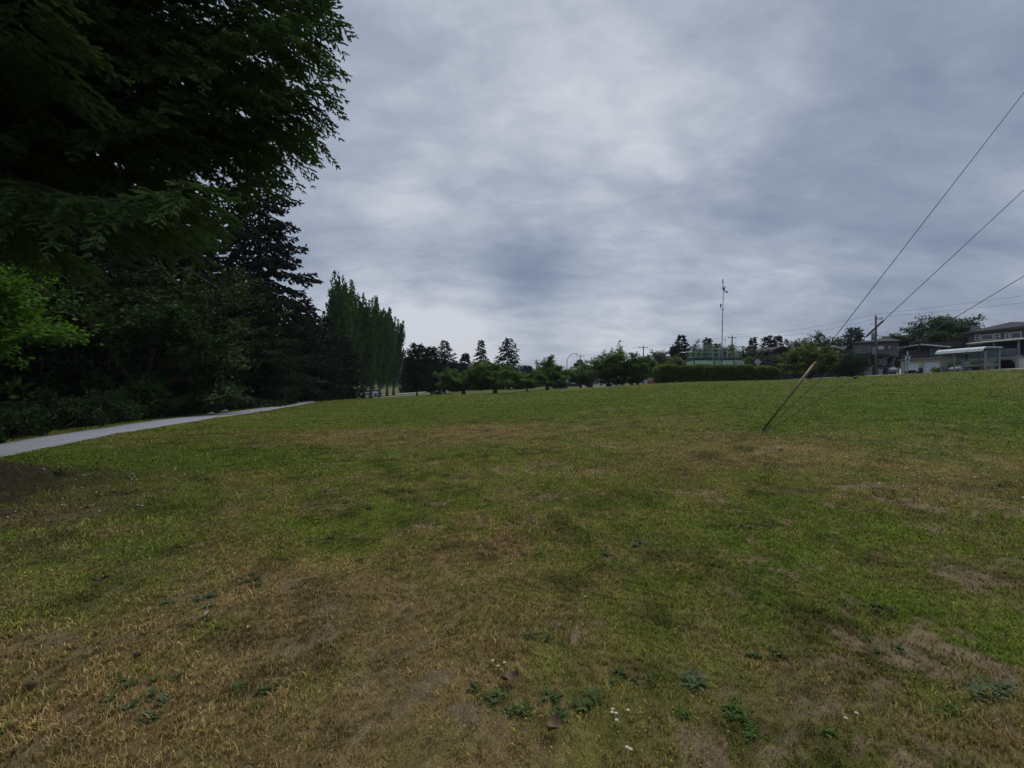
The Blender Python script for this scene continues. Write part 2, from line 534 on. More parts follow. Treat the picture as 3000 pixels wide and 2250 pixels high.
def build_ground():
    rs = [.5]
    while rs[-1] < 170: rs.append(rs[-1] * 1.0135 + .004)
    while rs[-1] < 5000: rs.append(rs[-1] * 1.08)
    rs = np.array(rs)
    a = np.concatenate([np.linspace(-57, 57, 560), np.linspace(57, 303, 120)[1:-1]])
    a = np.radians(a)
    A, Rr = np.meshgrid(a, rs)
    x = np.sin(A) * Rr; y = np.cos(A) * Rr
    z = hz(x, y)
    nr, na = x.shape
    V = np.stack([x, y, z], -1).reshape(-1, 3)
    V = np.vstack([V, [[0, 0, gz(0, 0)]]])
    i, j = np.meshgrid(np.arange(nr - 1), np.arange(na), indexing='ij')
    jn = (j + 1) % na
    Fq = np.stack([i * na + j, (i + 1) * na + j, (i + 1) * na + jn, i * na + jn], -1).reshape(-1, 4)
    c = nr * na
    j = np.arange(na)
    Ft = np.stack([np.full(na, c), j, (j + 1) % na], 1)
    g, s, lit = lawn_rgb(V[:, 0], V[:, 1])
    m = bpy.data.materials.new('lawn'); m.use_nodes = True
    t = m.node_tree; L = t.links.new
    p = t.nodes['Principled BSDF']; p.inputs['Roughness'].default_value = .95; p.inputs['Specular IOR Level'].default_value = .1
    at = N(t, 'ShaderNodeAttribute', attribute_name='tint')
    ge = N(t, 'ShaderNodeNewGeometry')
    mp = N(t, 'ShaderNodeMapping'); mp.inputs['Scale'].default_value = (1, .6, 1); L(ge.outputs['Position'], mp.inputs[0])
    n = N(t, 'ShaderNodeTexNoise'); n.inputs['Scale'].default_value = 22; n.inputs['Detail'].default_value = 6; n.inputs['Roughness'].default_value = .7
    L(mp.outputs[0], n.inputs['Vector'])
    n2 = N(t, 'ShaderNodeTexNoise'); n2.inputs['Scale'].default_value = 2.6; n2.inputs['Detail'].default_value = 8; n2.inputs['Roughness'].default_value = .72
    L(mp.outputs[0], n2.inputs['Vector'])
    mr = N(t, 'ShaderNodeMapRange'); mr.inputs['From Min'].default_value = .3; mr.inputs['From Max'].default_value = .7
    mr.inputs['To Min'].default_value = .62; mr.inputs['To Max'].default_value = 1.3
    L(n.outputs['Fac'], mr.inputs['Value'])
    mr2 = N(t, 'ShaderNodeMapRange'); mr2.inputs['From Min'].default_value = .3; mr2.inputs['From Max'].default_value = .7
    mr2.inputs['To Min'].default_value = .72; mr2.inputs['To Max'].default_value = 1.25
    L(n2.outputs['Fac'], mr2.inputs['Value'])
    sc = N(t, 'ShaderNodeVectorMath', operation='SCALE'); L(at.outputs['Color'], sc.inputs[0])
    n3 = N(t, 'ShaderNodeTexNoise'); n3.inputs['Scale'].default_value = 130; n3.inputs['Detail'].default_value = 4; n3.inputs['Roughness'].default_value = .75
    L(ge.outputs['Position'], n3.inputs['Vector'])
    mr3 = N(t, 'ShaderNodeMapRange'); mr3.inputs['From Min'].default_value = .32; mr3.inputs['From Max'].default_value = .68
    mr3.inputs['To Min'].default_value = .35; mr3.inputs['To Max'].default_value = 1.6
    L(n3.outputs['Fac'], mr3.inputs['Value'])
    L(math_n(t, 'MULTIPLY', math_n(t, 'MULTIPLY', mr.outputs[0], mr2.outputs[0]), mr3.outputs[0]), sc.inputs['Scale'])
    L(sc.outputs[0], p.inputs['Base Color'])
    bp = N(t, 'ShaderNodeBump'); bp.inputs['Strength'].default_value = .8; bp.inputs['Distance'].default_value = .03
    L(math_n(t, 'ADD', n.outputs['Fac'], math_n(t, 'MULTIPLY', n3.outputs['Fac'], .35)), bp.inputs['Height']); L(bp.outputs[0], p.inputs['Normal'])
    o = mesh_np('ground', V, [Fq, Ft], m, col=g * (.60 + .26 * s[..., None]) * np.where(np.hypot(V[:, 0], V[:, 1]) < 1e9, 1, 1)[:, None], smooth=True)  # tint darkened to paint in the grass's self-shading, less on bare soil
    tag(o, 'mown park lawn, green far off and dried brown in patches near by', kind='structure')


build_ground()


def build_grass():
    rng = np.random.default_rng(3)
    m = bpy.data.materials.new('grass blades'); m.use_nodes = True
    t = m.node_tree; L = t.links.new
    p = t.nodes['Principled BSDF']; out = t.nodes['Material Output']
    p.inputs['Roughness'].default_value = .75; p.inputs['Specular IOR Level'].default_value = .15
    at = N(t, 'ShaderNodeAttribute', attribute_name='tint')
    L(at.outputs['Color'], p.inputs['Base Color'])
    tr = N(t, 'ShaderNodeBsdfTranslucent'); L(at.outputs['Color'], tr.inputs[0])
    ms = N(t, 'ShaderNodeMixShader'); ms.inputs[0].default_value = .18
    L(p.outputs[0], ms.inputs[1]); L(tr.outputs[0], ms.inputs[2]); L(ms.outputs[0], out.inputs[0])
    n0 = 1650000
    # density per square metre falls with distance from the photographer; blades stand in tufts
    lr = rng.uniform(0, 1, n0)
    r_near, r_far = 1.25, 62.0
    # p(r) ~ r for r<3.2, ~1/r after
    rk = 3.6
    wa = (rk ** 2 - r_near ** 2) / 2 / rk ** 2; wb = math.log(r_far / rk)
    isn = lr < wa / (wa + wb)
    uu = rng.uniform(0, 1, n0)
    r = np.where(isn, np.sqrt(r_near ** 2 + uu * (rk ** 2 - r_near ** 2)), rk * (r_far / rk) ** uu)
    a = rng.uniform(-R(56), R(56), n0)
    # beside and just behind the photographer too, out to a few metres
    nb_ = 330000
    wide = np.zeros(n0, bool); wide[:nb_] = True
    ub = rng.uniform(0, 1, nb_)
    r[:nb_] = np.where(ub < .3, np.sqrt(rng.uniform(.3, 9, nb_)), 3 * (9.5 / 3) ** rng.uniform(0, 1, nb_))
    a[:nb_] = rng.choice([-1, 1], nb_) * rng.uniform(R(55), R(118), nb_)
    k_ = (np.arange(n0) < nb_) & (r < 1.25)
    a[k_] = rng.uniform(-PI, PI, k_.sum())
    x = r * np.sin(a); y = r * np.cos(a)
    # gather into tufts
    ts = np.where(rng.uniform(0, 1, n0) < .5, .075, .131)
    xw = x + .05 * np.sin(y * 7.1) + .4 * fbm(x * .7, y * .7, 3, 2); yw = y + .05 * np.sin(x * 6.3) + .4 * fbm(x * .7 + 9, y * .7, 4, 2)
    jx, jy = np.floor(xw / ts), np.floor(yw / ts)
    tx = x + (jx + hsh(jx, jy, 1)) * ts - xw; ty = y + (jy + hsh(jx, jy, 2)) * ts - yw
    pull = rng.uniform(0, .75, n0) * (r < 7)
    x = x + (tx - x) * pull; y = y + (ty - y) * pull
    rgb, s, lit = lawn_rgb(x, y)
    pd = path_dist(x, y)
    dens = 1 - .78 * s - .7 * lit
    dens *= .5 + .5 * (fbm(x * 3.1, y * 3.1, 91, 3) > .36)
    dens *= 1 - np.clip((r - 22) / 40, 0, 1) * .85
    keep = (rng.uniform(0, 1, n0) < dens) & (pd > PW + .03)
    x, y, r, rgb = x[keep], y[keep], r[keep], rgb[keep]
    n = len(x)
    z = hz(x, y)
    tall = fbm(x * 1.3, y * 1.3, 101, 3)
    h = (.011 + .026 * tall ** 2 + rng.exponential(.004, n)) * (1 + .012 * r) * np.where(rng.uniform(0, 1, n) < .02, 1.8, 1)
    w = (.00085 + .00060 * r) * rng.uniform(.6, 1.4, n)
    lean = rng.uniform(.2, 1.0, n) * h
    th = rng.uniform(0, 2 * PI, n)
    ld = np.stack([np.cos(th), np.sin(th), np.zeros(n)], 1)
    ph = rng.uniform(0, 2 * PI, n)
    sd = np.stack([np.cos(ph), np.sin(ph), np.zeros(n)], 1)
    b = np.stack([x, y, z - .004], 1)
    mid = b + ld * (lean * .35)[:, None] + np.array([0, 0, 1]) * (h * .65)[:, None]
    tip = b + ld * lean[:, None] + np.array([0, 0, 1]) * h[:, None] * .95
    V = np.stack([b - sd * w[:, None], b + sd * w[:, None], mid + sd * (w * .7)[:, None], mid - sd * (w * .7)[:, None], tip], 1).reshape(-1, 3)
    k = np.arange(n)[:, None] * 5
    Fq = k + np.array([[0, 1, 2, 3]]); Ft = k + np.array([[3, 2, 4]])
    # per-blade colour: mostly the colour of the lawn there, some straw, some fresh
    f = rng.uniform(.30, 1.85, (n, 1)) * (.6 + .8 * fbm(x * 5.5, y * 5.5, 151, 3)[:, None])
    c = rgb * f * np.array([1.42, 1.36, 1.25])
    straw = rng.uniform(0, 1, n) < .13
    c[straw] = c[straw] * .4 + np.array([.19, .150, .075]) * rng.uniform(.25, 1, (straw.sum(), 1)) * .8
    fresh = rng.uniform(0, 1, n) < .10
    c[fresh] = c[fresh] * .5 + np.array([.065, .115, .022]) * .6
    o = mesh_np('grass', V, [Fq, Ft], m, col=np.repeat(c, 5, 0))
    tag(o, 'short dry and green grass blades of the park lawn', 'grass', kind='stuff')


build_grass()


def strip(name, pts, w, mt, label, dz=.03, z_of=None, n=6):
    """a road or path laid over the ground along a plan polyline"""
    P = []
    for (a, b) in zip(pts[:-1], pts[1:]):
        L = math.hypot(b[0] - a[0], b[1] - a[1]); k = max(2, int(L / n * 6))
        for i in range(k): P.append((a[0] + (b[0] - a[0]) * i / k, a[1] + (b[1] - a[1]) * i / k))
    P.append(pts[-1])
    P = np.array(P)
    for _ in range(12):
        P[1:-1] = (P[:-2] + P[1:-1] * 2 + P[2:]) / 4
    T = np.gradient(P, axis=0); T /= np.linalg.norm(T, axis=1)[:, None]
    Nn = np.stack([-T[:, 1], T[:, 0]], 1)
    cols = np.array([-1.03, -1, -.5, 0, .5, 1, 1.03]) * w
    x = P[:, 0:1] + Nn[:, 0:1] * cols; y = P[:, 1:2] + Nn[:, 1:2] * cols
    # ragged grass edge
    j = (fbm(x * 2.2, y * 2.2, 7, 3) - .5) * .10
    x = x + Nn[:, 0:1] * j; y = y + Nn[:, 1:2] * j
    z = hz(x, y) + np.array([-.12, dz * .8, dz, dz * 1.3, dz, dz * .8, -.12])
    nr, nc = x.shape
    V = np.stack([x, y, z], -1).reshape(-1, 3)
    i, jj = np.meshgrid(np.arange(nr - 1), np.arange(nc - 1), indexing='ij')
    Fq = np.stack([i * nc + jj, i * nc + jj + 1, (i + 1) * nc + jj + 1, (i + 1) * nc + jj], -1).reshape(-1, 4)
    o = mesh_np(name, V, Fq, mt, smooth=True)
    tag(o, label, kind='structure')
    return o


ASPH = mat('old tarmac', (.215, .22, .245), .9, var=.22, scale=9, bump=.3)
ROAD = mat('road asphalt', (.075, .075, .08), .9, var=.15, scale=5, bump=.3)
CONC = mat('pavement concrete', (.33, .33, .31), .9, var=.12, scale=4)
strip('path', PATH, PW, ASPH, 'pale grey tarmac path running away along the trees', .035)
strip('road', [(54, 15), (53, 30), (51.5, 45), (50.5, 62), (48.5, 75), (44, 92), (34, 116), (22, 152), (8, 190), (-20, 215), (-60, 235)], 3.6, ROAD, 'street between the park and the houses', .03)
strip('pavement', [(46, 15), (45.6, 30), (45.3, 45), (46, 62), (43.6, 75), (39, 92), (30, 113), (18, 148)], .8, CONC, 'pale concrete pavement at the edge of the lawn', .06)
strip('park_road', [(-60, 104), (-44, 108), (-32, 116), (-24, 124), (-12, 134), (2, 148), (10, 160)], 2.6, mat('park road', (.26, .255, .25), .9), 'pale park road in the hollow beyond the poplars', .05)
strip('footpath', [(-45, 96), (-32, 97), (-22, 104), (-14, 108), (-4, 122)], 1.0, mat('park footpath', (.30, .285, .26), .9), 'narrow pale footpath across the hollow', .05)

# ---------------------------------------------------------------- trees
def kites(P, D, S, L, Wd):
    """leaf quads: base P, direction D, side S, length L, width Wd -> V, F"""
    L = np.asarray(L)[:, None]; Wd = np.asarray(Wd)[:, None]
    V = np.stack([P, P + D * L * .45 + S * Wd * .5, P + D * L, P + D * L * .45 - S * Wd * .5], 1).reshape(-1, 3)
    F_ = np.arange(len(P) * 4).reshape(-1, 4)
    return V, F_


def unit(a):
    return a / np.maximum(np.linalg.norm(a, axis=-1, keepdims=True), 1e-9)


def twigs(P, D, L, Wd, rng):
    """bottle-brush twigs: two crossed kites each"""
    ref = unit(rng.normal(size=P.shape))
    S = unit(np.cross(D, ref)); T = np.cross(D, S)
    L = np.asarray(L)[:, None]; W2 = np.asarray(Wd)[:, None] * .5
    out = []
    for A in (S, T):
        out.append(np.stack([P, P + D * L * .14 + A * W2 * .9, P + D * L * .78 + A * W2 * .8, P + D * L, P + D * L * .78 - A * W2 * .8, P + D * L * .14 - A * W2 * .9], 1).reshape(-1, 3))
    V = np.vstack(out)
    return V, np.arange(len(V)).reshape(-1, 6)


def crown_of(root, LV, LF, v, lm, BV, BF, bm_):
    """crown = leaves and the boughs that carry them, one part"""
    V = np.vstack([LV, BV])
    o = mesh_np('crown', V, [LF, BF + len(LV)], lm, root, {'v': np.concatenate([v, np.zeros(len(BV))])})
    o.data.materials.append(bm_)
    if len(o.data.polygons) == len(LF) + len(BF):
        o.data.polygons.foreach_set('material_index', np.concatenate([np.zeros(len(LF)), np.ones(len(BF))]).astype(np.int32))
    return o


def tubes_mesh(segs, n=5):
    """segs: list of (p0, p1, r0, r1)"""
    A = np.array([s[0] for s in segs], float); B = np.array([s[1] for s in segs], float)
    ra = np.array([s[2] for s in segs]); rb = np.array([s[3] for s in segs])
    D = unit(B - A)
    ref = np.where(np.abs(D[:, 2:3]) < .9, np.array([[0, 0, 1.]]), np.array([[1., 0, 0]]))
    e1 = unit(np.cross(D, ref)); e2 = np.cross(D, e1)
    t = np.arange(n) * 2 * PI / n
    ring = e1[:, None] * np.cos(t)[None, :, None] + e2[:, None] * np.sin(t)[None, :, None]
    V = np.concatenate([A[:, None] + ring * ra[:, None, None], B[:, None] + ring * rb[:, None, None]], 1)
    k = np.arange(len(segs))[:, None, None] * 2 * n
    i = np.arange(n); q = np.stack([i, (i + 1) % n, (i + 1) % n + n, i + n], 1)
    return V.reshape(-1, 3), (k + q[None]).reshape(-1, 4)


def trunk_mb(H, r0, r1, rng, bend=.15, n=10, k=9, flare=1.5):
    m = MB(); pts, rad = [], []
    bx, by = rng.normal(size=2) * bend
    for i in range(k + 1):
        s = i / k
        pts.append((bx * math.sin(s * 2.4), by * math.sin(s * 2.0), H * s - .25 * (1 - s)))
        rad.append((r0 * (1 - s) + r1 * s) * (1 + (flare - 1) * max(0, 1 - s * 9) ** 1.5))
    m.tube(pts, rad, n)
    return m


def spruce(name, label, x, y, H, Rc, z0=.5, nb=90, tw=.12, twd=.035, sp_s=.25, sp_t=.12, seed=1, droop=.25, mt=None, power=.75,
           group=None, cat='conifer', trunk_r=None, arc=None, twig_ang=.6, hang=.35, minL=.12, maxL=1.4, extra=(), K=2, thin_above=99, lr=.66):
    """whorled conifer: trunk, branches with side shoots, needle twigs along every shoot"""
    rng = np.random.default_rng(seed)
    z = gz(x, y)
    root = thing(name, label, cat, (x, y, z), 0, group)
    tr = trunk_r or H * .016
    trunk_mb(H * .985, tr, .02, rng, bend=.05).build('trunk', BARK, root, smooth=True)
    AP, AD, AL, AV, segs = [], [], [], [], []
    ga = rng.uniform(0, 6)
    for i in range(nb + len(extra)):
        s = (i + rng.uniform(0, .8)) / nb
        h = z0 + (H * .985 - z0) * min(s, 1) ** .92
        az = ga + i * 2.39996 + rng.normal() * .25
        f = 1 - (h - z0) / (H - z0)
        L = max(minL, Rc * f ** power * rng.uniform(lr, 1.12))
        if i >= nb:
            h, az, L, f = extra[i - nb]
        if arc and not (arc[0] < ((az + PI) % (2 * PI) - PI) < arc[1]) : continue
        out = np.array([math.cos(az), math.sin(az), 0.])
        side = np.array([-out[1], out[0], 0.])
        up = .45 - .75 * f + rng.normal() * .08
        ns = max(3, int(L / sp_s * (.3 if h > thin_above else 1)))
        ss = (np.arange(ns) + .5) / ns
        def ax(q):
            q = np.asarray(q)[:, None]
            return out * L * q + np.array([0, 0, 1.]) * (h + L * (up * q * .6 - droop * q ** 2 + .22 * q ** 4)) 
        q6 = np.linspace(0, 1, 6); pa = ax(q6)
        br = .0065 * L + .006
        for a in range(5):
            segs.append((pa[a], pa[a + 1], br * (1 - q6[a]) + .006, br * (1 - q6[a + 1]) + .005))
        axp = ax(ss); axd = unit(ax(ss + .03) - ax(ss - .03))
        for sg in (-1, 1):
            ls = np.clip(L * (.10 + .42 * (1 - ss) ** .8), minL, maxL) * rng.uniform(.6, 1.2, ns) * np.clip(ss * 5, .2, 1)
            hg = hang * rng.uniform(.15, 1.9, (ns, 1))
            sd = unit(axd * .75 + side * sg * .85 + np.array([0, 0, -1.]) * hg)
            nt_ = max(2, int(ls.max() / sp_t))
            q = (np.arange(nt_) + rng.uniform(0, 1, (ns, nt_))) * sp_t
            ok = q < ls[:, None]
            P = axp[:, None] + sd[:, None] * q[..., None] + np.array([0, 0, -1.]) * (hang * .5 * (q ** 2) / np.maximum(ls[:, None], .1))[..., None]
            lat = unit(np.cross(sd, np.array([0, 0, 1.])))
            Pk = P[ok]; nk = len(Pk); sdk = np.broadcast_to(sd[:, None], P.shape)[ok]; latk = np.broadcast_to(lat[:, None], P.shape)[ok]
            rest = (1 - q / ls[:, None])[ok][:, None]
            vk = (rng.uniform(0, .4) + ss[:, None] * .45 + rng.uniform(-.2, .2, (ns, nt_)))[ok]
            AP.append(Pk); AD.append(unit(sdk + rng.normal(size=Pk.shape) * .12)); AL.append(rng.uniform(.9, 1.4, nk) * tw); AV.append(np.clip(vk, 0, 1))
            for sg2 in (-1, 1):
                D = unit(sdk + latk * (sg2 * twig_ang * rng.uniform(.9, 1.5, (nk, 1))) + rng.normal(size=Pk.shape) * .16 - np.array([0, 0, 1.]) * rng.uniform(0, .5, (nk, 1)))
                l2 = np.cross(D, np.array([0, 0, 1.]))
                for c in range(K):
                    m_ = (rest[:, 0] * K > c - .5)
                    if not m_.any(): continue
                    B = Pk + D * (tw * .85 * c)
                    AP.append(B[m_]); AD.append(unit(D + rng.normal(size=D.shape) * .10 + np.array([0, 0, -.06 * c]))[m_]); AL.append((rng.uniform(.85, 1.25, nk) * tw)[m_]); AV.append(np.clip(vk + .12 * c, 0, 1)[m_])
                    if c:
                        s3 = np.where(rng.uniform(0, 1, nk) < .5, -1, 1)[:, None]
                        AP.append(B[m_]); AD.append(unit(D + l2 * s3 * .8 + rng.normal(size=D.shape) * .12)[m_]); AL.append((rng.uniform(.6, .95, nk) * tw)[m_]); AV.append(np.clip(vk + .15 * c, 0, 1)[m_])
        # leading shoot
        P = ax(np.linspace(.55, 1, max(4, int(L / sp_t * .6)))); D = unit(np.repeat(axd[-1:], len(P), 0) + rng.normal(size=P.shape) * .45)
        AP.append(P); AD.append(D); AL.append(np.full(len(P), tw)); AV.append(rng.uniform(.3, 1, len(P)))
    P = np.vstack(AP); D = np.vstack(AD); L = np.concatenate(AL); v = np.concatenate(AV)
    V, Fq = twigs(P, D, L, L * 0 + twd * rng.uniform(.7, 1.3, len(L)), rng)
    BV, BF = tubes_mesh(segs, 4)
    crown_of(root, V, Fq, np.tile(np.repeat(v, 6), 2), mt or SPRUCE, BV, BF, BARK)
    return root


def broadleaf(name, label, x, y, Wc, H, trunk_h=.25, mt=None, seed=1, limbs=7, leaf=.22, per=9, levels=3, spread=.95, up=.35, group=None,
              cat='tree', trunk_r=None, jitter=.28, flat=.0, clump=.35, bark=None, kids=5, z=None, base=0.0, lean=(0, 0)):
    """spreading tree grown limb by limb; leaves stand along the outer shoots"""
    rng = np.random.default_rng(seed); rnd = random.Random(seed)
    segs, leafs = [], []
    def grow(p, d, L, r, lev):
        k = 4; pts = [p]
        for i in range(k):
            d = (d + Vector((rnd.gauss(0, .16), rnd.gauss(0, .16), rnd.gauss(0, .10) + (up * .28 if lev < levels else .02)))).normalized()
            q = pts[-1] + d * (L / k)
            segs.append((tuple(pts[-1]), tuple(q), r * (1 - i / k * .5), r * (1 - (i + 1) / k * .5)))
            if lev >= levels - 1: leafs.append((tuple(pts[-1]), tuple(q), lev))
            pts.append(q)
            if lev < levels:
                nk = kids // 3 + (rnd.random() < (kids % 3) / 3) if i < k - 1 else 2
                for _ in range(nk):
                    e = Vector((rnd.gauss(0, 1), rnd.gauss(0, 1), rnd.gauss(0, .55 - flat * .4))).normalized()
                    nd = (d * .8 + e * .85); nd.z = nd.z * (1 - flat) + .08
                    grow(q, nd.normalized(), L * rnd.uniform(.42, .7), r * .45, lev + 1)
    tr = trunk_r or .035 * H + .02 * Wc
    top = Vector((lean[0], lean[1], trunk_h * H))
    for i in range(limbs):
        az = 2 * PI * i / limbs + rnd.uniform(-.4, .4)
        inc = spread * rnd.uniform(.25, 1.1)
        d = Vector((math.cos(az) * math.sin(inc), math.sin(az) * math.sin(inc), math.cos(inc)))
        st = top * rnd.uniform(.8, 1.0)
        grow(st, d, Wc * .42 * rnd.uniform(.75, 1.1), tr * .45, 1)
    A = np.array([s[0] for s in segs]); B = np.array([s[1] for s in segs])
    pr = np.percentile(np.hypot(B[:, 0], B[:, 1]), 96); pz = np.percentile(B[:, 2], 98); lz = B[:, 2].min()
    sx = Wc / 2 / pr
    zt = trunk_h * H * .8
    def fit(q):
        q = np.array(q, float); q[:, :2] *= sx
        zz = q[:, 2]
        upm = zz > zt
        zz = np.where(upm, zt + (zz - zt) * (H - zt) / max(pz - zt, .1), zt - (zt - zz) * max(0, zt - base) / max(zt - lz, .1))
        q[:, 2] = zz
        return q
    A, B = fit(A), fit(B)
    zg = gz(x, y) if z is None else z
    root = thing(name, label, cat, (x, y, zg), 0, group)
    tm = MB(); tm.tube([(0, 0, -.2), (lean[0] * .3, lean[1] * .3, trunk_h * H * .4), (lean[0], lean[1], trunk_h * H)], [tr * 1.35, tr * .95, tr * .8], 9)
    tm.build('trunk', bark or BARK, root, smooth=True)
    BV, BF = tubes_mesh([(a, b, s[2], s[3]) for a, b, s in zip(A, B, segs)], 4)
    LA = fit([l[0] for l in leafs]); LB = fit([l[1] for l in leafs])
    n = len(LA)
    k = per
    t = rng.uniform(0, 1, (n, k, 1))
    P = LA[:, None] * (1 - t) + LB[:, None] * t + rng.normal(size=(n, k, 3)) * np.array([clump, clump, clump * .6]) * leaf * 2.2
    D = unit(rng.normal(size=(n, k, 3)) * np.array([1, 1, .45]) + (LB - LA)[:, None] * .8 + np.array([0, 0, -.25]))
    P = P.reshape(-1, 3); D = D.reshape(-1, 3)
    nrm = unit(rng.normal(size=P.shape) * .6 + np.array([0, 0, 1.]))
    S = unit(np.cross(D, nrm))
    Ls = leaf * rng.uniform(.6, 1.3, len(P))
    V, Fq = kites(P, D, S, Ls, Ls * .72)
    vv = np.clip(np.repeat(rng.uniform(0, .6, n), k) + rng.uniform(-.1, .4, len(P)), 0, 1)
    crown_of(root, V, Fq, np.repeat(vv, 4), mt or CHERRY, BV, BF, bark or BARK)
    return root


def poplar(name, label, x, y, H, Rc, seed, group=None, mt=None, z0=1.6, nb=75, leaf=.3, leaders=3):
    rng = np.random.default_rng(seed)
    z = gz(x, y)
    root = thing(name, label, 'poplar', (x, y, z), 0, group)
    trunk_mb(H * .8, .30, .03, rng, bend=.1).build('trunk', BARKG, root, smooth=True)
    segs, Ps, Ds, Vs = [], [], [], []
    tops = [(rng.normal() * Rc * .55, rng.normal() * Rc * .55, H * (1 - .06 * i - rng.uniform(0, .06))) for i in range(leaders)]
    for i in range(nb):
        s = (i + rng.uniform()) / nb
        h = z0 + (H * .72 - z0) * s
        az = i * 2.39996 + rng.normal() * .3
        Lz = min(H * rng.uniform(.16, .30), H * .99 - h)
        rr = Rc * (math.sin(PI * min(1, (h + Lz * .6) / H) ** .72) ** .8) * rng.uniform(.5, 1.1)
        tp = tops[i % leaders]
        k = 8; q = np.linspace(0, 1, k)[:, None]
        cx = tp[0] * (h / H) ; cy = tp[1] * (h / H)
        P = np.hstack([cx + math.cos(az) * rr * q ** .6, cy + math.sin(az) * rr * q ** .6, h + Lz * q])
        for a in range(k - 1): segs.append((P[a], P[a + 1], .05 * (1 - q[a, 0]) + .012, .05 * (1 - q[a + 1, 0]) + .01))
        Ps.append(P); 
    for tp in tops:
        k = 10; q = np.linspace(0, 1, k)[:, None]
        P = np.hstack([tp[0] * q ** .5, tp[1] * q ** .5, H * .45 + (tp[2] - H * .45) * q])
        for a in range(k - 1): segs.append((P[a], P[a + 1], .08 * (1 - q[a, 0]) + .012, .08 * (1 - q[a + 1, 0]) + .01))
        Ps.append(P)
    LP, LD, LV = [], [], []
    for P in Ps:
        n = 150
        t = rng.uniform(.1, 1, n) * (len(P) - 1); i0 = np.minimum(t.astype(int), len(P) - 2); f = (t - i0)[:, None]
        c = P[i0] * (1 - f) + P[i0 + 1] * f
        wv = .34 * (1.15 - t / (len(P) - 1))
        LP.append(c + rng.normal(size=(n, 3)) * wv[:, None] * np.array([1, 1, 1.2]))
        LD.append(unit(rng.normal(size=(n, 3)) * .7 + np.array([0, 0, 1.0])))
        LV.append(np.clip(rng.uniform(0, .6) + rng.uniform(-.1, .4, n), 0, 1))
    P = np.vstack(LP); D = np.vstack(LD); v = np.concatenate(LV)
    P[:, 2] = np.minimum(P[:, 2], H)
    S = unit(np.cross(D, rng.normal(size=P.shape)))
    Ls = leaf * rng.uniform(.6, 1.3, len(P))
    V, Fq = kites(P, D, S, Ls, Ls * .6)
    BV, BF = tubes_mesh(segs, 4)
    crown_of(root, V, Fq, np.repeat(v, 4), mt or POPLAR, BV, BF, BARKG)
    return root


def shrub(name, label, x, y, wx, wy, H, seed, mt=SHRUB, leaf=.08, n=9000, group=None, rz=0, cat='shrub', boxy=.0, z=None):
    """dense bush: leaves massed over knobbly lobes, bare stems inside"""
    rng = np.random.default_rng(seed)
    zg = gz(x, y) if z is None else z
    root = thing(name, label, cat, (x, y, zg), rz, group)
    k = max(5, int(8 * max(wx, wy)))
    if boxy:
        c = rng.uniform(-1, 1, (k * 5, 3)) * np.array([wx / 2 * .93, wy / 2 * .9, H / 2 * .9]) + np.array([0, 0, H / 2])
    else:
        c = rng.normal(size=(k * 2, 3)) * np.array([wx * .24, wy * .24, H * .22]) + np.array([0, 0, H * .5])
    c[:, 2] = np.clip(c[:, 2], H * .15, H * .92)
    rad = min(wx, wy, H) * rng.uniform(.16, .30, len(c)) * (.7 if boxy else 1.0)
    j = rng.integers(0, len(c), n)
    d = unit(rng.normal(size=(n, 3)))
    P = c[j] + d * rad[j][:, None] * rng.uniform(.7, 1.1, (n, 1)) * np.array([1, 1, .85])
    if boxy:
        lim = np.array([wx / 2, wy / 2])
        P[:, :2] = np.clip(P[:, :2], -lim, lim) + rng.normal(size=(n, 2)) * .04
        P[:, 2] = np.minimum(P[:, 2], H + rng.normal(size=n) * .04)
    P[:, 2] = np.maximum(P[:, 2], .03)
    D = unit(d + rng.normal(size=d.shape) * .7 + np.array([0, 0, .35]))
    S = unit(np.cross(D, rng.normal(size=P.shape)))
    Ls = leaf * rng.uniform(.6, 1.4, n)
    V, Fq = kites(P, D, S, Ls, Ls * .6)
    v = np.clip(rng.uniform(0, .6, len(c))[j] + rng.uniform(-.1, .45, n), 0, 1)
    LV, LF = V, Fq
    segs = []
    for i in range(0, len(c), 2):
        b = np.array([c[i, 0] * .5, c[i, 1] * .5, 0]); m_ = (b + c[i]) / 2 + rng.normal(size=3) * .05
        segs += [(b, m_, .03, .022), (m_, c[i], .022, .01)]
    BV, BF = tubes_mesh(segs, 4)
    crown_of(root, LV, LF, np.repeat(v, 4), mt, BV, BF, BARK).name = 'foliage'
    return root


# --- the big spruce over the photographer's left
spruce('spruce_tree', 'huge near spruce whose drooping branches fill the upper left of the sky', -10.3, 8.4, 22, 5.5, z0=5.5, nb=180, tw=.105, twd=.031,
       sp_s=.16, sp_t=.105, seed=11, droop=.16, power=.30, trunk_r=.42, hang=.42, maxL=1.4, arc=(-1.9, 2.8), K=4, thin_above=14.5, mt=SPRUCEN,
       extra=[(7.35, .05, 6.75, .78), (7.6, -.04, 6.6, .78), (7.1, .16, 6.2, .8), (8.75, .03, 6.9, .7), (9.0, .12, 6.6, .7), (9.3, -.08, 6.5, .6), (10.2, .25, 6.0, .6), (11.6, -.1, 6.0, .4), (6.5, .2, 5.3, .8),
              (9.0, .5, 5.8, .8), (11.0, .3, 5.8, .5), (12.2, .1, 6.0, .4), (9.2, -.3, 6.0, .6), (6.2, -.1, 4.8, .9), (8.2, .4, 5.5, .8), (10.0, -.45, 6.0, .6), (7.6, .32, 6.0, .8)])
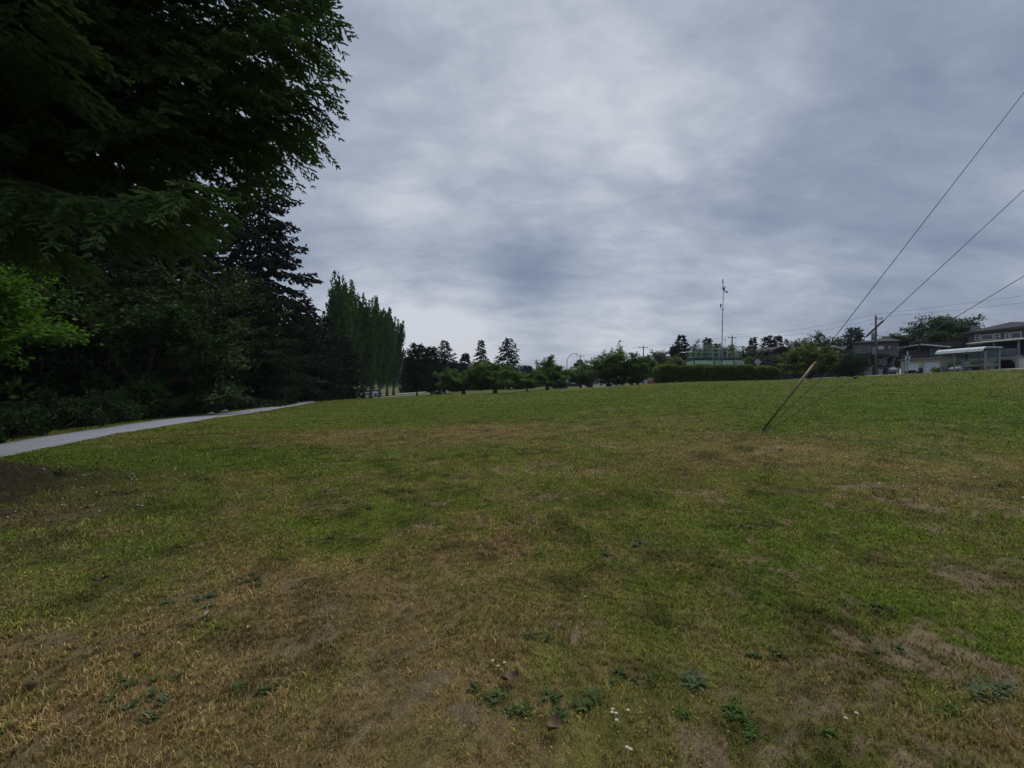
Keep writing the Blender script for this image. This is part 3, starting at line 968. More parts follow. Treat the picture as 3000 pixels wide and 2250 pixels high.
# --- trees beyond the path, from left to right
G = 'trees on the far side of the tarmac path'
broadleaf('maple_tree', 'bright green maple leaning in at the left edge over the fence', -19.2, 14.4, 7.6, 6.8, .2, MAPLE, 21, 9, .17, 22, 3, 1.3, .15, G, clump=.5, kids=6, base=.3)
broadleaf('maple_tree', 'dark low maple with layered leaves hanging over the person in black', -19.4, 24.5, 10.5, 7.5, .22, MAPLED, 22, 9, .20, 14, 3, 1.25, .2, G, clump=.5, kids=6, base=.9, flat=.3)
broadleaf('maple_tree', 'dark maple behind the fence, right of the bright maple', -25.0, 23.0, 11, 9, .2, MAPLED, 23, 9, .24, 15, 3, 1.25, .3, G, clump=.6, kids=6, base=.6)
spruce('spruce_tree', 'dark spruce standing just behind the low layered maple', -21.8, 30.0, 18, 6.4, .8, 120, .24, .11, .34, .30, 31, .28, SPRUCE, group=G)
spruce('spruce_tree', 'low broad spruce sweeping the far edge of the path where it narrows', -20.9, 36.5, 10.5, 5.9, .2, 110, .20, .09, .30, .24, 32, .30, SPRUCE, power=.5, group=G)
spruce('spruce_tree', 'tall spruce with ragged tiers against the sky, right of the huge near one', -22.6, 42.0, 26, 7.4, .5, 150, .30, .13, .42, .36, 33, .36, SPRUCE2, power=.7, group=G)
spruce('spruce_tree', 'dark spruce deep in the wood behind the bright maple', -29.5, 31.5, 22, 7.5, .5, 100, .40, .2, .5, .45, 34, .28, SPRUCE2, group=G)
spruce('spruce_tree', 'dark spruce deep in the wood behind the low layered maple', -29, 37, 21, 7.5, .5, 100, .40, .2, .5, .45, 35, .28, SPRUCE2, group=G)
spruce('spruce_tree', 'dark spruce at the left edge of the picture behind the fence', -24.0, 22.5, 19, 7, .5, 100, .36, .18, .45, .4, 36, .28, SPRUCE2, group=G)
spruce('spruce_tree', 'dark spruce farthest back in the wood beside the path', -33, 50, 20, 7, .5, 80, .5, .24, .6, .55, 37, .28, SPRUCE2, group=G)
# --- dark evergreens before the poplars
G = 'dark evergreens at the bend of the path'
def at(u, y): return ((u - 1500) / F * y, y)
for u, y, H, Rc, sd, lb in [(882, 57, 12.4, 4.6, 41, 'dark bushy evergreen where the path disappears'), (936, 62, 11.4, 4.4, 42, 'dark bushy evergreen left of the tallest poplar'),
                            (993, 69, 9.6, 4.2, 43, 'low dark evergreen in front of the poplar row'), (898, 74, 13.2, 5.2, 44, 'dark evergreen behind the two at the bend of the path')]:
    px, py = at(u, y)
    spruce('evergreen_tree', lb, px, py, H, Rc, .3, 95, .36, .17, .50, .48, sd, .12, SPRUCE2, power=.42, group=G, hang=.2, maxL=1.9)
px, py = gp(872, 1184)[:2]
spruce('spruce_sapling', 'small green spruce sapling at the far edge of the path', px - .8, py, 1.5, .6, .05, 45, .12, .05, .10, .08, 45, .1, SPRUCE)
# --- poplars
G = 'poplars in a row beyond the rise'
for i, (u, tv, y, lb) in enumerate([(988, 803, 74, 'tallest poplar, leftmost of the row'), (1024, 811, 80, 'second poplar from the left, full and dense'),
                                    (1066, 862, 87, 'third poplar from the left, with a thin top'), (1086, 866, 94, 'middle poplar of the row'),
                                    (1112, 895, 101, 'third poplar from the right of the row'), (1134, 903, 108, 'second poplar from the right of the row'),
                                    (1153, 930, 114, 'rightmost and smallest-looking poplar of the row')]):
    px, py = at(u, y)
    H = (1125 - tv) / F * y - gz(px, py)
    poplar('poplar_tree', lb, px, py, H, 2.5 if i < 4 else 2.2, 50 + i, G, leaf=.38, nb=100 if i < 3 else 85)
# --- conifers and cherries in the hollow and beyond
G = 'dark conifers beyond the lawn'
def con(u, tv, y, wpx, sd, lb, mt=SPRUCEB, power=.7, droop=.25, nb=60, z0=.5, hang=.35, nm='conifer_tree', gap=1.0, grp=G):
    px, py = at(u, y)
    H = (1125 - tv) / F * y - gz(px, py)
    s = y / 100
    spruce(nm, lb, px, py, H, wpx / F * y / 2 * 1.15, z0, int(nb * 1.5), .38 * s, .16 * s, .45 * s * gap, .5 * s * gap, sd, droop, mt, power=power, group=grp, hang=hang, minL=.3 * s, maxL=.9, lr=.66 if gap > 1 or hang >= .3 else .86)
con(1222, 1008, 75, 88, 60, 'round-topped dark conifer with a short bare trunk, just right of the poplars', SPRUCE2, .38, .1, 75, 1.6)
con(1264, 1016, 84, 72, 61, 'dark conifer between the round-topped one and the tiered cedar', SPRUCE2, .4, .1, 70, 1.2)
con(1303, 997, 92, 125, 62, 'cedar with flat tiers and a pointed top', SPRUCEB, .85, .12, 46, 1.0, .15, 'cedar_tree')
con(1362, 1034, 122, 62, 63, 'small conifer between the tiered cedar and the slender spruce', SPRUCEB, .6)
con(1409, 993, 112, 74, 64, 'slender spruce with drooping arms', SPRUCEB, .75, .55, 44, 1.0, .5, 'spruce_tree', 1.1)
con(1489, 988, 116, 150, 65, 'broad spruce with drooping arms, right of the slender one', SPRUCEB, .72, .45, 48, 1.0, .5, 'spruce_tree', 1.1)
con(1195, 1045, 128, 60, 66, 'far conifer glimpsed between the poplars and the round-topped conifer', SPRUCEB, .6)
con(1250, 1050, 140, 120, 67, 'far broad conifer low behind the round-topped one', SPRUCEB, .5)
con(1335, 1062, 150, 90, 68, 'far low conifer behind the leftmost cherry', SPRUCEB, .5)
con(1996, 981, 108, 140, 70, 'full spruce left of the measuring station', SPRUCEB, .95, .15, 60, .6, .2, 'spruce_tree')
con(1975, 1012, 112, 60, 71, 'shorter spruce joined to the left side of the full one', SPRUCEB, .7, .15, 50, .6, .2, 'spruce_tree')
con(2073, 990, 122, 42, 72, 'narrow conifer behind the left half of the station railings', SPRUCEB, .5, .1, 50, .5, .2)
con(2102, 1005, 126, 22, 73, 'thin pointed conifer just left of the tall mast', SPRUCEB, .8, .2, 34, .5, .2)
con(2205, 989, 126, 46, 74, 'pointed conifer right of the measuring station', SPRUCEB, .7, .12, 50, .5, .2)
con(2251, 985, 126, 46, 75, 'rounded conifer, left of a close pair behind the brown house', SPRUCEB, .3, .1, 52, .5, .2)
con(2279, 984, 129, 36, 76, 'pointed conifer, right of a close pair behind the brown house', SPRUCEB, .55, .1, 48, .5, .2)
con(2503, 961, 108, 60, 77, 'round dark conifer left of the grey house with the hipped roof', SPRUCE2, .3, .08, 60, .5, .2)
con(1545, 1072, 190, 40, 78, 'small far conifer behind the houses right of the broad spruce', SPRUCEB, .5)

G = 'spreading cherry trees on the lawn'
def ch(u0, u1, tv, y, sd, lb, mt=CHERRY, th=.22, per=13, leaf=.27, spread=1.4, nm='cherry_tree', grp=G, flat=.5, bv=None, limbs=9, base=.25, kids=5, levels=3, clump=.28, up=.10):
    px, py = at((u0 + u1) / 2, y)
    zg = gz(px, py) if bv is None else (1125 - bv) / F * y
    H = (1125 - tv) / F * y - zg
    k = y / 75
    broadleaf(nm, lb, px, py, (u1 - u0) / F * y * 1.27, H * 1.03, th, mt, sd, limbs, leaf * k, per, levels, spread, up, grp, flat=flat, z=zg, base=base, kids=kids, clump=clump)
ch(1296, 1420, 1076, 66, 80, 'wide cherry tree, leftmost on the lawn', base=.7)
ch(1385, 1518, 1072, 64, 81, 'wide cherry tree second from the left, before the broad spruce', base=.6)
ch(1555, 1652, 1064, 74, 82, 'cherry tree left of the tall curved street lamp', base=.3)
ch(1514, 1574, 1114, 70, 83, 'small young cherry tree with a thin trunk', th=.4, per=8, leaf=.18, base=.8)
ch(1484, 1530, 1108, 98, 84, 'small far cherry tree behind the young one', th=.35)
ch(1664, 1738, 1080, 86, 85, 'low cherry tree just right of the curved street lamp', base=.1)
ch(1714, 1852, 1038, 76, 86, 'largest dark cherry tree in the middle of the lawn', base=.2, per=13)
ch(1828, 1908, 1053, 73, 87, 'rounded cherry tree touching the right side of the largest one', base=.05, per=16, flat=.0, limbs=10)
ch(2312, 2432, 1020, 64, 88, 'yellowish green tree before the dark fence, behind the leaning guard', base=.8, per=20, flat=.1, mt=YTREE)
G = 'garden trees among the houses'
ch(1895, 1958, 1034, 128, 89, 'pale sparse tree above the blue and white house', PALE, .3, 3, .2, .8, 'garden_tree', G, flat=0)
ch(1915, 2040, 1058, 84, 90, 'low green tree behind the left end of the hedge', mt=HEDGE, nm='garden_tree', grp=G, base=.1, per=14)
ch(2035, 2110, 1022, 86, 91, 'green tree seen through the left half of the station railings', nm='garden_tree', grp=G, base=.1, per=13)
ch(2115, 2180, 1028, 88, 92, 'green tree seen through the right half of the station railings', nm='garden_tree', grp=G, base=.1, per=11)
ch(2165, 2262, 1032, 98, 93, 'dull green tree right of the station, over the low garage roof', mt=SHRUB, nm='garden_tree', grp=G, base=.1, per=14)
ch(2310, 2365, 1001, 118, 94, 'sparse pale treetop over the brown house roof', PALE, .3, 4, .2, .8, 'garden_tree', G, flat=0)
ch(2375, 2512, 990, 116, 95, 'wide airy tree behind the brick house with the white gable', mt=MAPLED, nm='garden_tree', grp=G, per=8, flat=.3)
ch(2618, 2842, 955, 84, 96, 'broad umbrella-shaped tree behind the house with the garage doors', mt=MAPLED, nm='garden_tree', grp=G, per=34, flat=.45, base=2.6, limbs=11, kids=6, leaf=.30, clump=.6)
ch(1600, 1650, 1098, 120, 97, 'low tree among the far houses left of the street lamp', mt=MAPLED, nm='garden_tree', grp=G, base=.1)
ch(1672, 1720, 1070, 175, 98, 'tree beside the white house with the brown roof', mt=MAPLED, nm='garden_tree', grp=G, base=.1)

# --- shrubs along the fence and the clipped hedge
G = 'low shrubs between the path and the chain-link fence'
for i, (x, y, wx, wy, H) in enumerate([(-15.2, 13.6, 2.4, 1.5, .75), (-16.0, 15.4, 2.4, 1.6, .85), (-16.6, 17.5, 2.6, 1.7, .9), (-17.2, 19.6, 2.8, 1.9, 1.25), (-17.6, 22.2, 2.8, 1.8, .95),
                                       (-17.9, 24.8, 2.8, 1.6, .85), (-18.3, 27.4, 2.8, 1.6, .8), (-18.8, 30.4, 3.2, 1.7, .85), (-14.2, 11.6, 2.2, 1.5, .7)]):
    lb = ['knee-high laurel bush, second from the left by the path', 'laurel bush under the bright maple', 'laurel bush below the fence rail, third of the row', 'tallest rounded laurel bush at the right end of the fence',
          'dark bush just right of the tallest rounded one', 'dark bush left of the person in black', 'dark bush behind the person in black', 'last dark bush before the sweeping spruce', 'laurel bush at the left edge of the picture'][i]
    shrub('laurel_shrub', lb, x, y, wx, wy * 1.1, H, 110 + i, SHRUB, .10, 9000, G, rz=1.2)
G = 'bushes under the trees behind the fence'
for i, (x, y, wd, H) in enumerate([(-22.5, 16.2, 5, 2.6), (-23.5, 20.5, 5.5, 3.0), (-24.0, 25.5, 6, 3.2), (-24.8, 31, 6, 3.0), (-30, 24, 7, 4.0), (-33, 34, 8, 4.5), (-27, 41, 8, 4.0), (-26, 12.5, 6, 3.0), (-19.0, 22.9, 3.6, 1.9)]):
    shrub('dark_bush', ['dark bush right behind the fence under the bright maple', 'dark bush behind the fence, left of the low layered maple', 'dark bush behind the trunk of the low layered maple', 'dark bush left of the low broad spruce',
                        'large dark bush deep behind the bright maple', 'large dark bush deep in the wood', 'large dark bush behind the low broad spruce', 'dark bush at the left edge behind the fence', 'dark bush just before the trunk of the low layered maple'][i], x, y, wd, wd, H, 170 + i, MAPLED, .24, 9000, G)
shrub('round_bush', 'dense round bush right of the yellowish tree by the dark fence', *at(2494, 62), 3.3, 3.2, 3.0, 130, SHRUB, .18, 12000)
shrub('green_bush', 'small bright shrub beside the bus shelter post', 46.3, 46.6, 1.6, 1.2, .8, 131, CHERRY, .12, 2500)
shrub('spiky_bush', 'pale spiky garden shrub seen through the shelter glass', 57.5, 60.5, 1.6, 1.4, 1.5, 132, PALE, .4, 500)
shrub('garden_bush', 'small green bush before the right garage door', 56.6, 62.4, 1.0, 1.0, .9, 133, CHERRY, .14, 1200)


def hedge_seg(label, x, y, wx, wy, H, rz, sd):
    rng = np.random.default_rng(sd)
    zg = gz(x, y) - .05
    root = thing('clipped_hedge', label, 'hedge', (x, y, zg), rz, 'clipped hedge round the station')
    n = int(1500 * (wx * H * 2 + wx * wy + wy * H * 2) / 3)
    ar = np.array([wx * H, wx * H, wy * H, wy * H, wx * wy]); fc = rng.choice(5, n, p=ar / ar.sum())
    a, b = rng.uniform(-.5, .5, n), rng.uniform(0, 1, n)
    P = np.zeros((n, 3)); Nn = np.zeros((n, 3))
    for f, (sx, sy) in enumerate([(0, -1), (0, 1), (-1, 0), (1, 0)]):
        k = fc == f
        P[k] = np.stack([sx * wx / 2 if sx else 0 * a[k] + a[k] * wx, sy * wy / 2 + 0 * a[k] if sy else a[k] * wy, b[k] * H], 1) if sy else np.stack([np.full(k.sum(), sx * wx / 2), a[k] * wy, b[k] * H], 1)
        Nn[k] = (sx, sy, 0)
    k = fc == 4
    P[k] = np.stack([a[k] * wx, (b[k] - .5) * wy, np.full(k.sum(), H)], 1); Nn[k] = (0, 0, 1)
    bulge = (fbm(P[:, 0] * 1.4 + x, P[:, 2] * 1.6 + P[:, 1], 5, 4) - .5) * .42
    # clipped sides lean out slightly towards the top
    P[:, 2] *= 1 - .16 * np.clip((np.abs(P[:, 0]) - wx / 2 + .9) / .9, 0, 1) ** 2 * (P[:, 2] > H * .5)
    P[:, 2] += (fbm(P[:, 0] * 1.1, P[:, 1] * .8, 8, 3) - .5) * .3 * (P[:, 2] / H)
    P += Nn * (bulge - rng.uniform(0, .22, n))[:, None]
    P[:, 0] *= 1 + .035 * (P[:, 2] / H - .5)
    D = unit(Nn + rng.normal(size=P.shape) * .75)
    S = unit(np.cross(D, rng.normal(size=P.shape)))
    Ls = .19 * rng.uniform(.6, 1.5, n)
    V, Fq = kites(P, D, S, Ls, Ls * .6)
    mesh_np('foliage', V, Fq, HEDGE, root, {'v': np.repeat(np.clip(rng.uniform(0, 1, n) * .55 + np.clip((P[:, 2] / H - .55) * 1.1, 0, .5), 0, 1), 4)})  # leaf tint rises with height: top light painted into the colour
    m = MB()
    m.box(-wx / 2 + .25, wx / 2 - .25, -wy / 2 + .25, wy / 2 - .25, 0, H - .28)
    m.build('inner_growth', mat('hedge inner growth', (.030, .030, .018), .95, var=.5, scale=12, bump=1), root)


hx0, hx1 = W(1932, 0, 52)[0], W(2213, 0, 52)[0]
hedge_seg('long clipped hedge hiding the foot of the measuring station', (hx0 + hx1) / 2, 52.9, hx1 - hx0, 1.9, 1.80, .012, 140)
hedge_seg('short clipped hedge end, right of the long one', W(2232, 0, 53.4)[0] , 54.2, 2.4, 4.4, 1.6, .0, 141)

# ---------------------------------------------------------------- guy wires and their guard
STEEL = mat('galvanised steel', (.16, .165, .18), .45, .7, var=.12, scale=20)
WIRE = mat('dark wire', (.035, .038, .045), .6, .2)
WOODP = mat('weathered pole wood', (.12, .098, .085), .9, var=.3, scale=8, bump=.4)
gx, gy, g0 = gp(2232, 1268)
ANC = Vector((gx, gy, g0))
PX, PY = 14.6, 10.6                                  # the pole they hold stands out of frame on the right
pu = PX / PY * F + 1500
def ptop(v): return Vector((PX - .12, PY, (1125 - v) / F * PY))
GT = [ptop(1270 - 1.281 * (pu - 2232)), ptop(1272 - .921 * (pu - 2236)), ptop(1262 - .590 * (pu - 2240))]
anchors = [ANC + Vector((.0, 0, .03)), ANC + Vector((.05, .0, .03)), ANC + Vector((.09, 0, .03))]
zg = gz(PX, PY)
pr = thing('utility_pole', 'wooden pole just outside the right edge that holds the three guy wires', 'utility pole', (PX, PY, zg))
MB().tube([(0, 0, -.3), (0, 0, 6), (0, 0, GT[0].z - zg + 1.2)], [.17, .15, .12], 12).build('pole', WOODP, pr, smooth=True)
MB().box(-.06, .06, -1.2, 1.2, GT[0].z - zg + .6, GT[0].z - zg + .72).build('crossarm', WOODP, pr)
lbs = ['steepest guy wire, running up to the right from the yellow guard', 'middle guy wire with a thick insulator over the distant utility pole', 'lowest guy wire, passing above the bus shelter']
for i, (a, b) in enumerate(zip(anchors, GT)):
    d = (b - a).normalized()
    w = tag(MB().tube([a, b], .0075, 6).build('guy_wire', WIRE), lbs[i], 'wire', 'guy wires of the pole outside the frame')
    L = (b - a).length
    if i == 1:
        t0 = a + d * L * .275; t1 = a + d * L * .325
        MB().tube([t0, t0 + d * .05, t1 - d * .05, t1], [.012, .024, .024, .012], 8).build('insulator', mat('brown insulator', (.05, .042, .045), .5), w)
    elif i == 2:
        t = a + d * (L * .24)
        MB().tube([t, t + d * .03, t + d * .07, t + d * .10], [.01, .035, .035, .01], 8).build('insulator', mat('brown insulator', (.05, .042, .045), .5), w)
YG = mat('faded yellow guard', (.075, .066, .020), .55, var=.3, scale=1.6, c2=(.15, .125, .03))
d0 = (GT[0] - anchors[0]).normalized()
gr = thing('guy_wire_guard', 'faded yellow plastic guard leaning over the foot of the guy wires', 'wire guard', tuple(ANC))
o0 = anchors[0] - ANC
# half-round shell round the wire, with a darker slotted back
def shell(o, d, L, r, a0, a1, th, n=14):
    m = MB(); e1 = d.cross(Vector((0, 0, 1))).normalized(); e2 = e1.cross(d)
    vs = []
    for q in (0, 1):
        for rr in (r, r - th):
            for k in range(n):
                t = a0 + (a1 - a0) * k / (n - 1)
                vs.append(o + d * (L * q) + (e1 * math.cos(t) + e2 * math.sin(t)) * rr)
    fs = []
    for k in range(n - 1):
        fs += [(k, k + 1, 2 * n + k + 1, 2 * n + k), (n + k + 1, n + k, 3 * n + k, 3 * n + k + 1), (k + 1, k, n + k, n + k + 1), (2 * n + k, 2 * n + k + 1, 3 * n + k + 1, 3 * n + k)]
    fs += [(0, 2 * n, 3 * n, n), (n - 1, 2 * n - 1, 4 * n - 1, 3 * n - 1)]
    return m.add(vs, fs)
GL = 1.90
shell(o0 + d0 * .12, d0, GL, .031, R(-60), R(250), .006).build('shell', YG, gr, smooth=True)
MB().tube([o0 + d0 * (.10 + GL), o0 + d0 * (.12 + GL), o0 + d0 * (.16 + GL), o0 + d0 * (.185 + GL)], [.032, .035, .030, .014], 12).build('end_cap', mat('yellow end cap', (.19, .145, .025), .6), gr, smooth=True)
MB().tube([o0 + d0 * .02, o0 + d0 * .30], .022, 10).build('inner_tube', mat('dark rubber', (.03, .03, .03), .7), gr)
m = MB(); m.tube([o0 - d0 * .25, o0 + d0 * .14], .014, 8); m.tube([o0 + d0 * .10 + Vector((-.03, 0, 0)), o0 + d0 * .10 + Vector((.10, 0, 0))], .018, 8)
m.tube([o0 + d0 * .10 + Vector((.035 * math.cos(t * PI / 6), 0, .035 * math.sin(t * PI / 6))) for t in range(13)], .008, 6)
m.build('anchor_rod', STEEL, gr, smooth=True)

# ---------------------------------------------------------------- chain-link fence by the shrubs
def chain_fence():
    pts = [(-20.5, 11.5), (-19.6, 14.5), (-19.9, 17.5), (-20.2, 20.5), (-20.7, 24)]
    zt = lambda p: -.98 if p[1] < 13 else -1.0 + (p[1] - 14) * .02
    root = thing('chain_link_fence', 'low chain-link fence with a grey top rail behind the laurel shrubs', 'fence', (pts[1][0], pts[1][1], gz(*pts[1])))
    O = Vector(root.location)
    tops = []
    for p in pts:
        z = gz(*p); h = 1.1
        MB().tube([Vector((p[0], p[1], z - .2)) - O, Vector((p[0], p[1], z + h)) - O], .03, 8).build('post', STEEL, root)
        tops.append(Vector((p[0], p[1], z + h)) - O)
    MB().tube(tops, .021, 8).build('top_rail', mat('pale rail', (.20, .20, .21), .5, .5), root)
    m = MB()
    for a, b, pa, pb in zip(tops[:-1], tops[1:], pts[:-1], pts[1:]):
        n = 44
        for k in range(n):
            for s in (0, 1):
                t0, t1 = k / n, min(1, max(0, (k + (12 if s else -12)) / n))
                p0 = a.lerp(b, t0); p1 = a.lerp(b, t1)
                f = abs(t1 - t0) * n / 12
                q = Vector((p1.x, p1.y, p1.z - 1.06 * f))
                m.tube([p0, q], .0025, 3, cap=False)
    m.build('mesh', STEEL, root)


chain_fence()

# ---------------------------------------------------------------- measuring station behind the hedge
GRN = mat('dark green trim', (.012, .050, .042), .5, var=.15)
PALEG = mat('pale green wall', (.42, .54, .45), .6, var=.10, scale=2, c2=(.34, .46, .37))
RAIL = mat('grey green railing', (.26, .31, .29), .5, .2, var=.1)
def station():
    y0 = 57.0
    x0, x1 = W(2035, 0, y0)[0], W(2172, 0, y0)[0]
    zb = gz((x0 + x1) / 2, y0)
    top = (1125 - 1046) / F * y0
    root = thing('measuring_station', 'pale green cabin with dark green roof edge behind the clipped hedge', 'cabin', ((x0 + x1) / 2, y0, zb))
    wx = (x1 - x0) / 2; D = 2.6; H = top - zb
    m = MB(); m.box(-wx, wx, 0, D, 0, H - .40); m.build('wall', PALEG, root)
    m = MB(); m.box(-wx - .07, wx + .1, -.06, D + .07, H - .38, H - .05)
    m.build('roof_edge', GRN, root, .02)
    MB().box(-wx + .02, wx - .02, .02, D, H - .05, H + .03).build('roof', mat('roof deck', (.2, .24, .22), .7), root)
    for px in (-wx + 2.35, -wx + 4.7):
        MB().box(px, px + .12, -.035, .02, 0, H - .5).build('corner_post', GRN, root)
    MB().box(-wx - .09, -wx - .001, -.05, .1, 0, H - .5).build('corner_post', GRN, root)
    for px in (-wx + .55, -wx + .95, -wx + 1.35, -wx + 1.9, -wx + 3.0, -wx + 3.5, -wx + 4.2):
        m = MB()
        for k in range(5):
            m.box(px + k * .045, px + k * .045 + .02, -.012, -.002, H - 1.30 + k * .09, H - 1.19 + k * .09)
        m.build('cable_clip', mat('dark streak cable', (.10, .14, .12), .7), root)
    # air conditioners on the right part
    for px in (-wx + 4.95, -wx + 5.45):
        ac = MB().box(px, px + .42, -.3, -.04, H - .95, H - .50).build('air_conditioner', mat('cream metal', (.40, .43, .38), .5), root, .02)
        m = MB()
        m.tube([(px + .21 + .15 * math.cos(t * PI / 8), -.305, H - .72 + .15 * math.sin(t * PI / 8)) for t in range(17)], .012, 5)
        m.build('fan_guard', GRN, ac)
    # railings round the roof deck
    zr = H + .03; rh = 1.22
    pts = [(-wx, 0), (-wx + .75, 0), (-wx + 2.2, 0), (-wx + 2.45, 0)]
    def rail(name, P, h=rh, mids=(.55,), posts=True, r=.026):
        m = MB()
        for f in (1.0,) + tuple(mids): m.tube([(a, b, zr + h * f) for a, b in P], r, 6)
        m.tube([(a, b, zr + .1) for a, b in P], r * .8, 6)
        m.build('rail', RAIL, root)
        if posts:
            for a, b in P:
                MB().tube([(a, b, zr - .28), (a, b, zr + h)], r * 1.25, 6).build('railing_post', RAIL, root)
    rail('r', [(-wx, -.08), (-wx + .72, -.08), (-wx + 2.15, -.08)])
    rail('r', [(-wx, D), (-wx + 1.1, D), (-wx + 2.0, D), (-wx + 3.0, D), (-wx + 4.3, D), (-wx + 5.2, D), (wx, D)])
    rail('r', [(wx, -.08), (wx, 1.3), (wx, D)])
    rail('r', [(-wx, -.08), (-wx, 1.3), (-wx, D)])
    rail('r', [(-wx + 3.4, -.08), (-wx + 3.9, -.08), (-wx + 4.9, -.08), (wx - .45, -.08), (wx, -.08)])
    # ladder with arched hand rails
    lx0, lx1 = -wx + 2.2, -wx + 2.95
    for lx in (lx0, lx1):
        pts = [(lx, -.14, .2), (lx, -.14, zr + 1.25)] + [(lx + .0, -.14 + .18 * (1 - math.cos(t)), zr + 1.25 + .16 * math.sin(t)) for t in (R(45), R(90), R(135))] + [(lx, .25, zr + 1.2), (lx, .25, zr - .1)]
        MB().tube(pts, .032, 6).build('ladder_side', RAIL, root)
    m = MB()
    for k in range(16): m.tube([(lx0, -.14, .3 + k * .22), (lx1, -.14, .3 + k * .22)], .014, 5)
    m.build('ladder_rungs', RAIL, root)
    # gate bars beside the ladder
    for lx in (-wx + 1.55, -wx + 1.8, -wx + 3.1, -wx + 3.3):
        MB().tube([(lx, .35, zr - .05), (lx, .35, zr + 1.05)], .026, 6).build('gate_bar', RAIL, root)
    # sampling inlets on the deck
    for lx, ly, h, r in [(-wx + .8, 1.4, 1.15, .05), (-wx + 1.0, 1.6, .95, .04), (-wx + 3.5, 1.2, 1.0, .05)]:
        MB().tube([(lx, ly, zr), (lx, ly, zr + h)], r * .5, 6).build('inlet_tube', RAIL, root)
        MB().tube([(lx, ly, zr + h), (lx, ly, zr + h + .05), (lx, ly, zr + h + .16)], [r * 2.6, r * 3, r], 10).build('inlet_head', mat('off white plastic', (.45, .42, .50), .5), root)
    MB().box(-wx + 3.75, -wx + 4.2, .8, 1.2, zr, zr + .75).build('instrument_box', mat('dark box', (.03, .03, .035), .5), root, .02)
    MB().tube([(-wx + 4.15, 1.0, zr), (-wx + 4.15, 1.0, zr + 2.0)], .012, 5).build('aerial', WIRE, root)
    MB().tube([(-wx + 4.15, 1.0, zr + 2.0), (-wx + 4.15, 1.0, zr + 2.35)], [.04, .03], 6).build('aerial_tip', WIRE, root)
    MB().tube([(-wx + 4.58, .6, zr), (-wx + 4.58, .6, zr + 1.3)], .015, 5).build('aerial', WIRE, root)
    MB().tube([(-wx + 4.58, .6, zr + 1.3), (-wx + 4.58, .6, zr + 1.36), (-wx + 4.58, .6, zr + 1.44)], [.06, .075, .03], 8).build('aerial_tip', WIRE, root)
    for k in range(4):
        MB().tube([(wx - .05, .3 + .1 * k, zr + .25 + .16 * k), (wx - .42, .5, zr + .5 + .14 * k)], .018, 4).build('aerial_arm', WIRE, root)
    # the tall mast, a thing of its own
    mx = (W(2117, 0, y0 - .3)[0]); z0 = zb; zt = (1125 - 846) / F * (y0 - .3)
    mast = thing('weather_mast', 'tall thin weather mast with wind instruments rising from the cabin', 'mast', (mx, y0 - .3, z0))
    h = zt - z0
    p = MB(); lean = .22
    p.tube([(-.1, 0, -.1), (-.05, 0, h * .55)], .062, 8); p.tube([(-.05, 0, h * .55), (.03, 0, h * .78)], .048, 8); p.tube([(.03, 0, h * .78), (lean * .5, 0, h)], .036, 8)
    p.build('pole', STEEL, mast, smooth=True)
    for f, xx in ((.55, -.05), (.78, .03), (.34, -.07)):
        MB().tube([(xx, 0, h * f - .06), (xx, 0, h * f + .06)], .085, 8).build('clamp', STEEL, mast)
    c = Vector((lean * .5, 0, h))
    for dz in (.04, -.10):
        m = MB(); m.tube([c + Vector((-.48, -.9, dz + .12)), c + Vector((.62, .9, dz - .22))], .028, 6); m.build('crossarm', STEEL, mast)
    MB().box(c.x - .1, c.x + .14, -.1, .1, h - .12, h + .12).build('clamp', STEEL, mast)
    a = c + Vector((-.42, -.8, .12))
    st = MB().tube([a, a + Vector((0, 0, .42))], .022, 6).build('sensor_stem', STEEL, mast)
    MB().tube([a + Vector((0, 0, .42)), a + Vector((0, 0, .47)), a + Vector((0, 0, .53))], [.09, .10, .05], 8).build('sensor_head', STEEL, st)
    MB().tube([c + Vector((-.1, 0, .1)), c + Vector((-.1, 0, .78))], .012, 6).build('sensor_stem', STEEL, mast)
    MB().tube([c + Vector((-.1, 0, .70)), c + Vector((-.1, 0, 1.15)), c + Vector((-.1, 0, 1.22))], [.055, .055, .02], 8).build('sensor_head', STEEL, mast)
    a = c + Vector((.42, .7, -.14))
    st = MB().tube([a, a + Vector((0, 0, .5))], .022, 6).build('sensor_stem', STEEL, mast)
    for k in range(3):
        t = k * 2.094 + .4; q = a + Vector((.2 * math.cos(t), .2 * math.sin(t), .53))
        cp = MB().tube([a + Vector((0, 0, .5)), q], .012, 5); cp.tube([q, q + Vector((-.05 * math.sin(t), .05 * math.cos(t), 0))], [.06, .015], 8)
        cp.build('anemometer_cup', STEEL, st)
    a = c + Vector((.66, .95, -.24))
    MB().prism([(a.x, a.z), (a.x + .2, a.z + .22), (a.x + .34, a.z), (a.x + .2, a.z - .1)], a.y - .015, a.y + .015).build('wind_vane', STEEL, mast)
    q = Vector((-.22, 0, h * .80))
    MB().tube([q + Vector((.25, 0, -.35)), q + Vector((0, 0, -.2)), q], .015, 5).build('sensor_stem', STEEL, mast)
    MB().tube([q, q + Vector((0, 0, .12)), q + Vector((0, 0, .42))], [.05, .10, .10], 8).build('sensor_head', STEEL, mast)
    # small green shed beside
    gx0 = W(2176, 0, 58)[0]


station()

